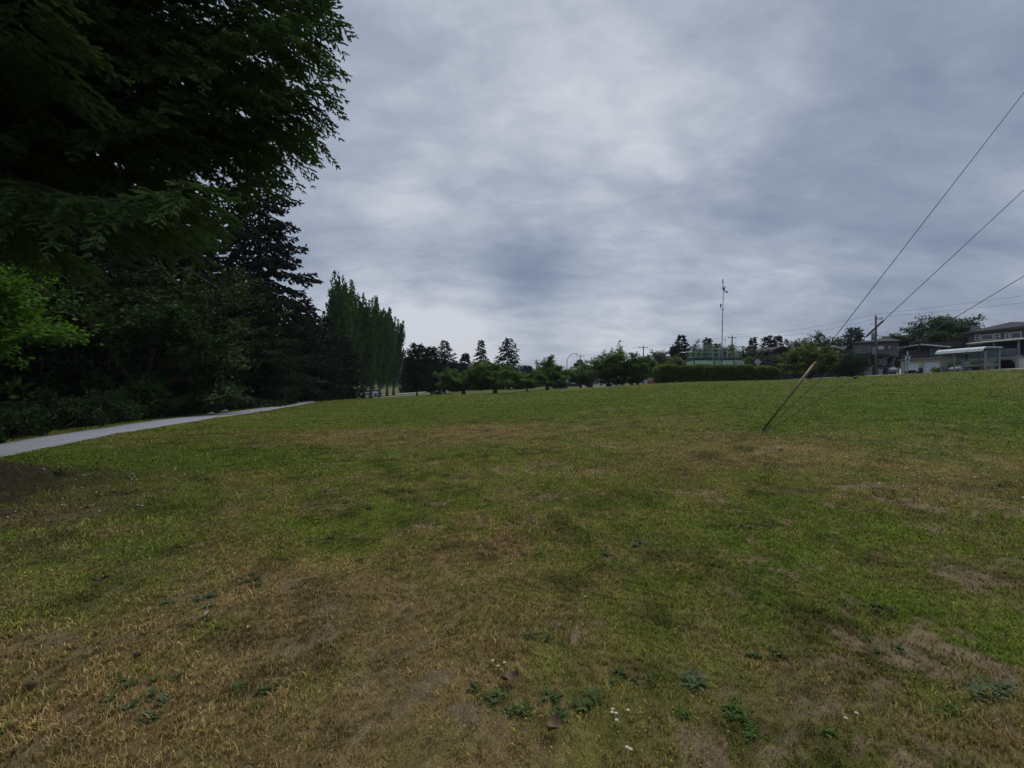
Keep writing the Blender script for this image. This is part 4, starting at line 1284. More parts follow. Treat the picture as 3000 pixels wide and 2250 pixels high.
# ---------------------------------------------------------------- utility poles and their wires
def upole(label, u, vtop, y, arm=2.0, ang=.4, extras=False, H=None, one_side=False):
    x = (u - 1500) / F * y; zb = gz(x, y); zt = (1125 - vtop) / F * y
    root = thing('utility_pole', label, 'utility pole', (x, y, zb), 0, 'wooden utility poles along the street')
    h = zt - zb
    MB().tube([(0, 0, -.3), (0, 0, h * .5), (0, 0, h)], [.17, .15, .12], 10).build('pole', WOODP, root, smooth=True)
    ca, sa = math.cos(ang), math.sin(ang)
    z = h - .35
    a0, a1 = (-.1, arm) if one_side else (-arm / 2, arm / 2)
    m = MB(); m.tube([(a0 * ca, a0 * sa, z), (a1 * ca, a1 * sa, z)], .065, 4); m.build('crossarm', WOODP, root)
    wp = []
    for f in ((.95,) if one_side else (0.03, .97)):
        q = a0 + (a1 - a0) * f
        MB().tube([(q * ca, q * sa, z + .05), (q * ca, q * sa, z + .14), (q * ca, q * sa, z + .28)], [.03, .06, .035], 8).build('insulator', mat('grey ceramic', (.2, .2, .2), .3), root)
        wp.append((x + q * ca, y + q * sa, zb + z + .28))
    MB().tube([(0, 0, h), (0, 0, h + .08), (0, 0, h + .26)], [.03, .055, .03], 8).build('insulator', mat('grey ceramic', (.2, .2, .2), .3), root)
    wp.append((x, y, zb + h + .26))
    if extras:
        t = MB().tube([(-.36, 0, h * .60), (-.36, 0, h * .60 + .05), (-.36, 0, h * .72), (-.36, 0, h * .73)], [.15, .2, .2, .14], 12).build('transformer', mat('grey painted metal', (.18, .19, .21), .5, .3), root, smooth=True)
        for dx in (-.1, .1):
            MB().tube([(-.36 + dx, 0, h * .73), (-.36 + dx * 1.6, 0, h * .79)], [.03, .015], 6).build('bushing', mat('grey ceramic', (.2, .2, .2), .3), t)
        MB().tube([(-.1, 0, h * .86), (-.62, 0, h * .865)], .018, 6).build('bracket', STEEL, root)
        MB().tube([(-.62 + .13 * math.cos(k * PI / 6), 0, h * .865 + .13 * math.sin(k * PI / 6)) for k in range(13)], .015, 5).build('cable_loop', STEEL, root)
        MB().box(-.5, -.14, -.2, .02, h * .36, h * .48).build('meter_box', mat('grey painted metal', (.18, .19, .21), .5, .3), root, .02)
    return wp


w0 = [(66, 5, 12.6), (65, 5, 12.2)]
P1 = upole('nearest utility pole with grey transformer, before the grey hip-roofed house', 2566, 926, 61, 1.0, .2, True, one_side=True)
P2 = upole('utility pole just right of the weather mast', 2145, 984, 88, 1.9, .3)
P3 = upole('utility pole right of the largest cherry tree', 1885, 1014, 112, 2.2, .1)
P4 = upole('utility pole rising beside the curved street lamp', 1700, 1040, 146, 2.6, .1)
P5 = upole('farthest utility pole over the cherry left of the street lamp', 1572, 1054, 180, 3.0, .1)
def wire(a, b, sag, label, r=.011):
    a, b = Vector(a), Vector(b)
    pts = [a.lerp(b, k / 14) - Vector((0, 0, sag * 4 * (k / 14) * (1 - k / 14))) for k in range(15)]
    tag(MB().tube(pts, r, 4, cap=False).build('power_line', WIRE), label, 'wire', 'power lines along the street')
for (A, B, s, t) in [([(62, 22, 10.2), (62, 22, 9.5)], [P1[1], P1[0]], .5, 'from the right edge to the nearest pole'), ([P1[1], P1[0]], [P2[2], P2[1]], .7, 'from the nearest pole to the pole by the mast'),
                     ([P2[2], P2[0]], [P3[2], P3[1]], .6, 'from the pole by the mast to the next one left'), ([P3[2], P3[0]], [P4[2], P4[1]], .8, 'between the poles left of the mast and by the street lamp'),
                     ([P4[2], P4[0]], [P5[2], P5[1]], .8, 'between the two farthest poles')]:
    wire(A[0], B[0], s, 'upper thin power line ' + t); wire(A[1], B[1], s * 1.4, 'lower thin power line ' + t)

# street lamp with a curved arm
def street_lamp():
    x, y = at(1661, 100); zb = gz(x, y); H = (1125 - 1036) / F * y - zb
    root = thing('street_lamp', 'tall dark street lamp with a curved arm in the middle distance', 'street lamp', (x, y, zb))
    DK = mat('dark painted steel', (.035, .04, .045), .5, .4)
    pts = [(0, 0, -.1), (0, 0, .9), (0, 0, H * .5), (0, 0, H * .74)] + [(1.55 - 1.55 * math.cos(t), 0, H * .74 + (H * .255) * math.sin(t)) for t in (R(15), R(30), R(45), R(60), R(75), R(88))]
    MB().tube(pts, [.12, .11, .085, .07] + [.06] * 6, 10).build('pole', DK, root, smooth=True)
    MB().box(1.5, 2.35, -.13, .13, H * .985, H * .985 + .13).build('lamp_head', DK, root, .04)
    MB().tube([(0, 0, -.05), (0, 0, .25)], [.2, .17], 10).build('base', DK, root)


street_lamp()
def simple_pole(name, label, cat, u, vt, y, r, mt, vb=None):
    x, y = at(u, y); zb = gz(x, y); h = (1125 - vt) / F * y - zb
    root = thing(name, label, cat, (x, y, zb))
    MB().tube([(0, 0, -.1), (0, 0, h * .5), (0, 0, h)], [r * 1.1, r, r * .9], 8).build('post', mt, root)
    return root, h
r_, h_ = simple_pole('thin_pole', 'thin dark pole on the lawn left of the leftmost cherry', 'pole', 1292, 1098, 62, .045, WIRE)
MB().tube([(0, 0, h_), (0, 0, h_ + .06)], .07, 8).build('cap', WIRE, r_)
r_, h_ = simple_pole('park_sign', 'small round yellow sign in the hollow', 'sign', 1304, 1130, 98, .04, WIRE)
MB().tube([(0, -.05, h_ - .1), (0, -.08, h_ - .1)], .42, 16).build('sign_plate', mat('yellow sign', (.42, .36, .08), .6), r_)
r_, h_ = simple_pole('gate_post', 'pale square post beside the jogger', 'post', 1013, 1146, 70, .14, mat('pale post', (.17, .17, .165), .8))
MB().box(-.30, .30, -.2, -.16, h_ - .75, h_ - .02).build('notice_board', mat('pale board', (.25, .25, .24), .8), r_)
for i, (u, vt) in enumerate([(1444, 1144), (1452, 1146)]):
    r_, h_ = simple_pole('wooden_stake', ['left', 'right'][i] + ' one of two short stakes by the second cherry trunk', 'stake', u, vt, 63, .04, WOODP)
    MB().box(-.05, .05, -.05, .05, h_ - .1, h_).build('stake_top', WOODP, r_)

# ---------------------------------------------------------------- houses
GLASS = mat_glass('window glass', (.025, .035, .045), .05)
GLASSL = mat_glass('bluish window glass', (.10, .15, .18), .10)
WHITE = mat('white trim', (.50, .51, .52), .5, var=.06)
WOODT = mat('brown trim', (.05, .035, .03), .7)
SHING = mat_stripes('dark shingles', (.030, .030, .040), (.018, .018, .024), 5.0, 2, .85, .18)
SHINGB = mat_stripes('brown shingles', (.055, .040, .034), (.03, .022, .02), 5.0, 2, .85, .18)
SHINGG = mat_stripes('grey shingles', (.11, .11, .115), (.07, .07, .075), 5.0, 2, .85, .18)
GREYS = mat_stripes('grey siding', (.115, .118, .112), (.06, .06, .06), 6.0, 2, .7, .12)
TAUPE = mat_stripes('taupe siding', (.13, .125, .12), (.08, .075, .075), 5.0, 2, .7, .12)
DARKW = mat('dark brown cladding', (.030, .024, .022), .8, var=.25)
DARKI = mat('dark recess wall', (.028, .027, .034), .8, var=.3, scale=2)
CREAM = mat('cream stucco', (.36, .34, .26), .8, var=.08)
GDOOR = mat_stripes('pale blue garage door', (.52, .60, .62), (.28, .33, .36), 2.6, 2, .5, .05)
BRICK = mat_stripes('red brown brick', (.13, .055, .030), (.09, .05, .035), 12, 2, .85, .2)


class House:
    """front elevation in the plane x = X, facing the street (-x); u, v photo pixels give places on it"""
    def __init__(s, label, X, yc, name='house', facing='x'):
        s.f = facing; s.X, s.yc = X, yc
        if facing == 'x': loc, rz = (X, yc, gz(X, yc)), -PI / 2
        else: loc, rz = (X, yc, gz(X, yc)), 0
        s.z0 = loc[2]
        s.root = thing(name, label, 'house', loc, rz)
    def p(s, u, v, off=0.0):
        """local (lx, lz) on the front plane pushed back by off"""
        k = (u - 1500) / F
        if s.f == 'x':
            y = (s.X + off) / k; return (s.yc - y, (1125 - v) / F * y - s.z0)
        y = s.yc + off
        return (k * y - s.X, (1125 - v) / F * y - s.z0)
    def rect(s, u0, v0, u1, v1, off=0.0):
        a = s.p(u0, (v0 + v1) / 2, off); b = s.p(u1, (v0 + v1) / 2, off)
        m = (u0 + u1) / 2
        return a[0], b[0], s.p(m, v1, off)[1], s.p(m, v0, off)[1]
    def window(s, u0, v0, u1, v1, frame=WHITE, fw=.1, glass=GLASS, off=0.0, bars=(), pane=None):
        x0, x1, z0, z1 = s.rect(u0, v0, u1, v1, off)
        m = MB(); y0, y1 = off - .09, off + .02
        m.box(x0, x1, y0, y1, z0, z0 + fw); m.box(x0, x1, y0, y1, z1 - fw, z1); m.box(x0, x0 + fw, y0 + .004, y1, z0 + fw, z1 - fw); m.box(x1 - fw, x1, y0 + .004, y1, z0 + fw, z1 - fw)
        for b in bars:
            if b[0] == 'v': q = x0 + (x1 - x0) * b[1]; m.box(q - fw * .3, q + fw * .3, y0 + .01, y1, z0 + fw, z1 - fw)
            else: q = z0 + (z1 - z0) * b[1]; m.box(x0 + fw, x1 - fw, y0 + .02, y1, q - fw * .3, q + fw * .3)
        w = m.build('window', frame, s.root)
        MB().box(x0 + fw, x1 - fw, off - .045, off - .015, z0 + fw, z1 - fw).build('pane', glass, w)
        return w
    def box(s, name, mt, x0, x1, y0, y1, z0, z1, bevel=0):
        return MB().box(x0, x1, y0, y1, z0, z1).build(name, mt, s.root, bevel)


def hip(x0, x1, y0, y1, z, xa, ya, xb, yb, za, th=.16, over=0):
    """hip roof with ridge a-b, a real thickness at the eaves"""
    m = MB()
    vs = [(x0, y0, z), (x1, y0, z), (x1, y1, z), (x0, y1, z), (x0, y0, z + th), (x1, y0, z + th), (x1, y1, z + th), (x0, y1, z + th), (xa, ya, za), (xb, yb, za)]
    fs = [(3, 2, 1, 0), (0, 1, 5, 4), (1, 2, 6, 5), (2, 3, 7, 6), (3, 0, 4, 7), (4, 5, 8), (5, 6, 9, 8), (6, 7, 9), (7, 4, 8, 9)]
    return m.add(vs, fs)


# --- large grey house at the right edge
h = House('large grey two-storey house with hip roof and white windows at the right edge', 60, 57)
a = h.p(2838, 1000); e = h.p(2840, 978)
xl, ez = a[0], e[1]; xr = xl + 7.7
h.box('upper_wall', GREYS, xl, xr, 0, 9, ez - 1.55, ez)
h.box('middle_wall', DARKI, xl + .3, xr - .1, .9, 8.9, ez - 3.6, ez - 1.551)
h.box('lower_wall', mat('grey stucco', (.17, .17, .165), .85), xl + .1, xl + 3.1 - 2.9, .0, 8.8, -.6, ez - 3.601)
hip(xl - .45, xr + .45, -.45, 9.4, ez + .002, xl + 3.3, 2.0, xl + 3.5, 2.6, h.p(2938, 946, 2.0)[1]).build('roof', SHING, h.root)
m = MB(); m.box(xl - .47, xr + .47, -.55, -.452, ez - .05, ez + .17); m.build('gutter', WOODT, h.root)
ch_ = h.box('chimney', mat('grey chimney', (.19, .19, .21), .85), *[h.p(2842, 970, .3)[0], h.p(2853, 970, .3)[0], .3, 1.1, ez, h.p(2847, 958, .7)[1]])
x_ = h.p(2848, 970, .6)[0]; zc = h.p(2847, 958, .7)[1]
MB().box(x_ - .42, x_ + .38, .2, 1.2, zc, zc + .09).build('chimney_cap', mat('grey chimney', (.19, .19, .21), .85), ch_)
MB().tube([(x_, .7, zc + .09), (x_, .7, zc + .35), (x_, .7, zc + .36), (x_, .7, zc + .42)], [.09, .09, .17, .14], 8).build('flue', WIRE, ch_)
MB().tube([(xl + 5.0, 2.2, ez + .6), (xl + 5.0, 2.2, ez + 1.5)], .07, 8).build('vent_pipe', STEEL, h.root)
MB().tube([(xl + 6.2, 2.5, ez + .5), (xl + 6.2, 2.5, ez + 2.2)], .02, 6).build('aerial', WIRE, h.root)
MB().tube([(xl + 5.2, 2.5, ez + 2.0), (xl + 7.2, 2.5, ez + 2.15)], .02, 6).build('aerial', WIRE, h.root)
for r in [(2858, 979, 2873.5, 998), (2876, 979, 2911, 997), (2914.5, 977, 2932, 995), (2945, 975, 2959, 993), (2962, 973, 2994, 992)]:
    h.window(*r, bars=(('h', .5),) if r[2] - r[0] < 19 else ())
# corrugated patio roof
m = MB()
px0, px1 = h.p(2829, 1010, -2.2)[0], h.p(2992, 1002, -2.2)[0]
pz = h.p(2830, 1009.5, -2.2)[1]
n = 42
for k in range(n):
    x0_ = px0 + (px1 - px0) * k / n; x1_ = px0 + (px1 - px0) * (k + 1) / n
    zz = .05 * (k % 2)
    m.add([(x0_, -2.2, pz + zz), (x1_, -2.2, pz + .05 - zz), (x1_, .86, pz + .45), (x0_, .86, pz + .45), (x0_, -2.2, pz + zz + .1), (x1_, -2.2, pz + .15 - zz), (x1_, .86, pz + .52), (x0_, .86, pz + .52)],
          [(3, 2, 1, 0), (4, 5, 6, 7), (0, 1, 5, 4), (2, 3, 7, 6)])
m.build('patio_roof', mat('cream corrugated sheet', (.36, .34, .26), .6), h.root)
# balcony deck, glass railing and arched carport below
dz0 = h.p(2935, 1046, -2)[1]; dz1 = h.p(2935, 1052, -2)[1]
bx0, bx1 = h.p(2838, 1050, -2)[0], h.p(2985, 1050, -2)[0]
h.box('balcony_slab', mat('beige slab', (.20, .19, .17), .8), bx0, bx1, -2.1, .89, dz1, dz0)
for k in range(5):
    q0 = bx0 + (bx1 - bx0) * k / 5; q1 = bx0 + (bx1 - bx0) * (k + 1) / 5
    w = h.box('balcony_panel', mat_glass('smoked balcony glass', (.05, .07, .09), .08), q0 + .04, q1 - .04, -2.07, -2.05, dz0 + .05, dz0 + .95)
    h.box('balcony_post', STEEL, q0 - .02, q0 + .02, -2.09, -2.04, dz0, dz0 + 1.0)
for u_ in (2838, 2912, 2984): 
    q = h.p(u_, 1020, -2)[0]
    h.box('patio_post', mat('grey paint', (.16, .18, .19), .7), q - .07, q + .07, -2.04, -1.9, dz0, pz)
h.window(2860, 1024, 2884, 1042, frame=WOODT, off=.9, glass=GLASS, bars=(('v', .5),))
h.window(2925, 1018, 2962, 1040, frame=WOODT, off=.9, glass=GLASSL, bars=(('v', .5),))
def arch_wall(x0, x1, z0, z1, openings, y0, y1, name, mt):
    """wall with round-headed openings [(a, b, top)]"""
    m = MB(); cur = x0
    for a_, b_, t_ in openings:
        m.box(cur, a_, y0, y1, z0, z1)
        r_ = min(.7, (b_ - a_) / 2); n_ = 8
        prof = [(a_, z1), (a_, t_ - r_)] + [(a_ + r_ - r_ * math.cos(k * PI / 2 / n_), t_ - r_ + r_ * math.sin(k * PI / 2 / n_)) for k in range(1, n_ + 1)]
        prof += [(b_ - r_ + r_ * math.sin(k * PI / 2 / n_), t_ - r_ + r_ * math.cos(k * PI / 2 / n_)) for k in range(0, n_ + 1)] + [(b_, z1)]
        for (p0, q0), (p1, q1) in zip(prof[1:-1], prof[2:]):
            if p1 - p0 > 1e-4: m.add([(p0, y0, q0), (p1, y0, q1), (p1, y0, z1), (p0, y0, z1), (p0, y1, q0), (p1, y1, q1), (p1, y1, z1), (p0, y1, z1)], [(0, 1, 2, 3), (7, 6, 5, 4), (0, 4, 5, 1)])
        cur = b_
    m.box(cur, x1, y0, y1, z0, z1)
    return m.build(name, mt, h.root)
ops = [(h.p(2842, 1060, -2)[0], h.p(2900, 1060, -2)[0]), (h.p(2911, 1060, -2)[0], h.p(2975, 1060, -2)[0])]
arch_wall(bx0 - .2, bx1 + .2, -.7, dz1 - .002, [(a_, b_, dz1 - .12) for a_, b_ in ops], -2.05, -1.85, 'arcade', mat('beige slab', (.20, .19, .17), .8))
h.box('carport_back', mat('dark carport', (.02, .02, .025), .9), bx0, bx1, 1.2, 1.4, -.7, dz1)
h.box('side_wall', mat('grey stucco', (.17, .17, .165), .85), xl - 1.2, bx0 - .2, -1.4, 2, -.5, dz1 + .2)

# --- low house with balcony and double garage
h = House('low dark house with a cream double garage and two pale doors', 58, 69)
c0, c1 = h.p(2638.6, 1052)[0], h.p(2761, 1052)[0]
zt = h.p(2700, 1052.5)[1]
d1 = h.rect(2648.5, 1062, 2691.6, 1092); d2 = h.rect(2703, 1061.5, 2750.6, 1092)
m = MB()
m.box(c0, d1[0], 0, 3, -.6, zt); m.box(d1[1], d2[0], 0, 3, -.6, zt); m.box(d2[1], c1, 0, 3, -.6, zt); m.box(d1[0], d1[1], 0, 3, d1[3], zt - .002); m.box(d2[0], d2[1], 0, 3, d1[3], zt - .002)
m.build('garage_wall', CREAM, h.root)
for d in (d1, d2): h.box('garage_door', GDOOR, d[0] + .01, d[1] - .01, .12, .2, -.6, d1[3] - .01)
h.box('deck', mat('deck edge', (.22, .21, .16), .8), c0 - .15, c1 + .1, -.25, 2.3, zt + .002, zt + .14)
h.box('deck_screen', mat('dark deck screen', (.045, .035, .055), .8), c0 + .2, c1 - 2.2, -.12, -.06, zt + .15, zt + .95)
h.box('deck_rail', WOODT, c0, c1, -.18, -.08, zt + .96, zt + 1.03)
h.box('upper_wall', DARKI, c0 - .2, c1 + .3, 2.3, 5.5, zt + .141, zt + 2.4)
h.window(2725, 1019.5, 2757, 1050, frame=mat('grey paint', (.16, .18, .19), .7), glass=GLASSL, off=2.3, bars=(('v', .5),))
h.window(2652, 1026, 2690, 1048, frame=WOODT, off=2.3, bars=(('v', .33), ('v', .66)))
p0, p1, p2 = h.p(2629, 1021, 1.2), h.p(2697, 1010.5, 1.2), h.p(2785, 1018, 1.2)
m = MB(); m.prism([(p0[0], p0[1]), (p1[0], p1[1]), (p2[0], p2[1]), (p2[0], p2[1] + .13), (p1[0], p1[1] + .14), (p0[0], p0[1] + .13)], 1.22, 6); m.build('roof', SHING, h.root)
m = MB(); m.prism([(p0[0], p0[1] - .02), (p1[0], p1[1] - .02), (p1[0], p1[1] + .16), (p0[0], p0[1] + .15)], 1.12, 1.215); m.prism([(p1[0] + .01, p1[1] - .02), (p2[0], p2[1] - .02), (p2[0], p2[1] + .15), (p1[0] + .01, p1[1] + .16)], 1.12, 1.215)
m.build('fascia', mat('weathered white fascia', (.34, .33, .30), .7, var=.4, scale=2), h.root)
for q in (c0 + .3, c0 + 3.2): h.box('deck_post', WOODT, q, q + .12, -.1, .02, zt + .15, zt + 2.2)

# --- grey house with hip roof behind the nearest pole
h = House('grey two-storey house with dark hip roof behind the nearest utility pole', 61.5, 79, facing='y')
x0, x1 = h.p(2497, 1010)[0], h.p(2632, 1010)[0]
ez = h.p(2560, 1004)[1]
h.box('upper_wall', TAUPE, x0, x1, 0, 4, ez - 2.5, ez)
h.box('lower_wall', DARKI, x0 + .3, x1 - .4, 0.8, 3.9, -.6, ez - 2.502)
hip(x0 - .4, x1 + .4, -.5, 4.5, ez + .002, h.p(2570, 994, 2)[0], 2.0, h.p(2582, 994, 2)[0], 2.1, h.p(2576, 993, 2)[1]).build('roof', SHING, h.root)
h.window(2512, 1012, 2550, 1034, fw=.14, frame=mat('taupe trim', (.22, .20, .21), .7)); h.window(2570, 1011.5, 2592, 1026, frame=SHING, glass=mat_glass('bright curtain pane', (.42, .50, .48), .15))
h.window(2600, 1012, 2611, 1025, frame=SHING, glass=mat_glass('bright curtain pane', (.42, .50, .48), .15), bars=(('h', .33), ('h', .66)))
# porch roof and posts
q0, q1, q2 = h.p(2505, 1037, -1.5), h.p(2575, 1033, -1.5), h.p(2642, 1044, -1.5)
m = MB(); m.prism([(q0[0], q0[1] - .2), (q2[0], q2[1] - .1), (q2[0], q2[1] + .03), (q1[0], q1[1] + .1), (q0[0], q0[1] - .02)], -1.6, .78); m.build('porch_roof', SHING, h.root)
for u_ in (2512, 2545, 2607, 2613, 2636): 
    q = h.p(u_, 1060, -1.4)[0]; h.box('porch_post', mat('grey paint', (.16, .18, .19), .7), q - .07, q + .07, -1.4, -1.26, -.6, q0[1] - .22)
m = MB(); a_, b_ = h.p(2640, 1047, -1.3), h.p(2620, 1075, -1.3); m.prism([(a_[0], a_[1]), (a_[0], a_[1] - .3), (b_[0], b_[1] - .3), (b_[0], b_[1])], -1.24, -1.05); m.build('stair_rail', mat('grey paint', (.16, .18, .19), .7), h.root)
h.window(2520, 1050, 2540, 1072, frame=WOODT, off=.8); h.window(2560, 1050, 2590, 1072, frame=WOODT, off=.8, bars=(('v', .5),))

h.root.rotation_euler[2] = -math.atan2(61.5, 79)
h.root.scale = (.80, 1, 1)

# --- brick house with the white gable (end on)
h = House('brick bungalow with a white-edged gable and one small window', 68, 98, facing='y')
x0, x1 = h.p(2421, 1030)[0], h.p(2470, 1030)[0]; xr = h.p(2500, 1030)[0]
m = MB(); g = [(x0, -.5), (x1, -.5), (x1, h.p(2470, 1025)[1]), (h.p(2443, 1017)[0], h.p(2443, 1018)[1]), (x0, h.p(2421, 1025)[1])]
m.prism(g, 0, 8); m.build('wall', BRICK, h.root)
h.box('side_wall', BRICK, x1 + .002, xr, 2.2, 8, -.5, h.p(2480, 1026, 2)[1])
L_, A_, R_ = h.p(2412, 1026, -.5), h.p(2443, 1015.5, -.5), h.p(2473, 1026, -.5)
m = MB(); m.prism([(L_[0], L_[1]), (A_[0], A_[1]), (A_[0], A_[1] + .3), (L_[0], L_[1] + .25)], -.55, -.42); m.prism([(A_[0] + .01, A_[1]), (R_[0], R_[1]), (R_[0], R_[1] + .25), (A_[0] + .01, A_[1] + .3)], -.55, -.42)
m.build('fascia', WHITE, h.root)
m = MB(); m.prism([(L_[0], L_[1]), (A_[0], A_[1]), (R_[0], R_[1]), (R_[0], R_[1] + .2), (A_[0], A_[1] + .24), (L_[0], L_[1] + .2)], -.41, 9); m.build('roof', SHINGB, h.root)
s0, s1 = h.p(2466, 1026, 2), h.p(2502, 1029, 2); m = MB(); m.prism([(s0[0], s0[1] + .3), (s1[0], s1[1]), (s1[0], s1[1] + .2), (s0[0], s0[1] + .5)], 1.8, 9); m.build('roof', SHINGB, h.root)
h.window(2450, 1027, 2459, 1035, fw=.1, glass=mat_glass('bright curtain pane', (.42, .50, .48), .15))

# --- dark brown house, gable end on
h = House('dark brown house with a low gable, balcony and posts, right of the station', 59, 104, facing='y')
x0, x1, xm = h.p(2252, 1040)[0], h.p(2335, 1040)[0], h.p(2296, 1040)[0]
L_, A_, R_ = h.p(2243, 1036, -1), h.p(2294, 1017, -1), h.p(2343, 1031, -1)
m = MB(); m.prism([(L_[0] + .5, -.6), (R_[0] - .5, -.6), (R_[0] - .5, R_[1] - .1), (A_[0], A_[1] - .1), (L_[0] + .5, L_[1] - .1)], .6, 9); m.build('wall', DARKW, h.root)
m = MB(); m.prism([(L_[0], L_[1]), (A_[0], A_[1]), (R_[0], R_[1]), (R_[0], R_[1] + .26), (A_[0], A_[1] + .3), (L_[0], L_[1] + .26)], -1, 9.6); m.build('roof', SHINGB, h.root)
h.box('gable_band', mat('dull tan boards', (.10, .07, .055), .8), L_[0] + .8, xm + 1.2, .50, .59, L_[1] - .35, L_[1] - .02)
h.window(2262, 1037, 2284, 1049, fw=.14, off=.6, glass=mat_glass('bright curtain pane', (.42, .50, .48), .15), bars=(('v', .33), ('v', .66)))
h.window(2308, 1034, 2326, 1039, fw=.1, off=.6, glass=GLASSL)
b0, b1 = h.p(2249, 1058, -1.2), h.p(2295, 1058, -1.2)
h.box('balcony', mat('grey balcony edge', (.16, .155, .15), .8), b0[0], b1[0], -1.3, .6, b0[1], b0[1] + .18)
for q in (b0[0] + .1, b1[0] - .2): h.box('balcony_post', mat('grey paint', (.16, .18, .19), .7), q, q + .14, -1.25, -1.1, -.6, b0[1])
for q in (b0[0] + .1, b1[0] - .2): h.box('balcony_post', DARKW, q, q + .1, -1.2, -1.1, b0[1] + .18, L_[1])
h.box('balcony_panel', DARKW, b0[0] + .2, b1[0] - .2, -1.22, -1.17, b0[1] + .25, b0[1] + .95)

# --- low garage left of it
h = House('low garage with a long grey roof between the station and the brown house', 49.5, 90, 'garage', 'y')
a_, b_ = h.p(2192, 1052), h.p(2275, 1070)
m = MB(); m.prism([(a_[0], a_[1]), (b_[0], b_[1]), (b_[0], b_[1] + .14), (a_[0], a_[1] + .14)], -.4, 7); m.build('roof', SHINGG, h.root)
m = MB(); m.prism([(a_[0] + .3, -.5), (b_[0] - .3, -.5), (b_[0] - .3, b_[1] + .02), (a_[0] + .3, a_[1] - .03)], 0, 6.6); m.build('wall', DARKW, h.root)
h.box('door', mat('brown trim', (.05, .035, .03), .7), a_[0] + 1, a_[0] + 3.4, -.04, .0, -.5, 1.9)
h = House('low brown shed roof just above the dark fence', 50.5, 84, 'shed', 'y')
a_, b_ = h.p(2262, 1085), h.p(2340, 1085)
m = MB(); m.prism([(a_[0], a_[1] + .1), (b_[0], b_[1] - .1), (b_[0], b_[1] + .05), (a_[0], a_[1] + .25)], -.3, 3.5); m.build('roof', SHINGB, h.root)
h.box('wall', DARKW, a_[0] + .2, b_[0] - .2, 0, 3.2, -.5, a_[1] - .12)

# --- bluish white house with deck and stairs
h = House('small bluish white house with outdoor stairs left of the hedge', 43.5, 142, facing='y')
x0, x1 = h.p(1904, 1100)[0], h.p(1960, 1100)[0]
L_, A_, R_ = h.p(1899, 1086), h.p(1934, 1071), h.p(1968, 1080)
h.box('wall', mat('blue white wall', (.30, .34, .38), .8), x0, x1, 0, 7, -.6, L_[1])
m = MB(); m.prism([(L_[0], L_[1]), (A_[0], A_[1]), (R_[0], R_[1]), (R_[0], R_[1] + .2), (A_[0], A_[1] + .2), (L_[0], L_[1] + .2)], -2.4, 7.4); m.build('roof', mat('bluish metal roof', (.30, .33, .38), .6), h.root)
d0_ = h.p(1905, 1096, -2)[1]
h.box('deck', WHITE, x0, x1, -2.3, -.01, d0_ - .1, d0_ + .05)
m = MB()
for k in range(24): q = x0 + (x1 - x0) * k / 23; m.box(q - .03, q + .03, -2.28, -2.22, d0_ + .05, d0_ + .9)
m.box(x0, x1, -2.3, -2.2, d0_ + .9, d0_ + .98); m.build('railing', WHITE, h.root)
for u_ in (1907, 1925, 1938): q = h.p(u_, 1090, -2)[0]; h.box('deck_post', WHITE, q - .08, q + .08, -2.2, -2.05, -.6, L_[1])
for k in range(2):
    a_ = h.p(1908 + k * 8, 1097, -2.6); b_ = h.p(1926 + k * 8, 1116, -2.6)
    m = MB(); m.prism([(a_[0], a_[1]), (a_[0] + .35, a_[1]), (b_[0] + .35, b_[1]), (b_[0], b_[1])], -2.7 - k, -2.6 - k); m.build('stair_stringer', WHITE, h.root)
h.window(1909, 1088, 1921, 1096, off=0, frame=WHITE); h.window(1927, 1087, 1937, 1095, off=0, frame=WHITE)

# --- white house with brown roof behind the street lamp
h = House('white house with brown roof right behind the curved street lamp', 20, 158, facing='y')
L_, A_, R_ = h.p(1655, 1086), h.p(1692, 1076), h.p(1725, 1086)
h.box('wall', mat('white wall', (.42, .42, .42), .8), h.p(1662, 0)[0], h.p(1720, 0)[0], 0, 8, -.6, L_[1])
hip(L_[0], R_[0], -.7, 9, L_[1] + .002, A_[0], 3.5, A_[0] + 2, 5, A_[1] + .3).build('roof', mat_stripes('red brown roof', (.085, .05, .048), (.05, .03, .03), 4, 2), h.root)
h.window(1665, 1088, 1673, 1102, frame=WOODT, fw=.2); h.window(1680, 1089, 1694, 1100, frame=WOODT, fw=.15, bars=(('v', .5),)); h.window(1663.5, 1112, 1670, 1122, frame=WHITE)
h.box('awning', WOODT, h.p(1675, 0)[0], h.p(1700, 0)[0], -1.2, -.001, h.p(1680, 1104)[1], h.p(1680, 1103)[1])

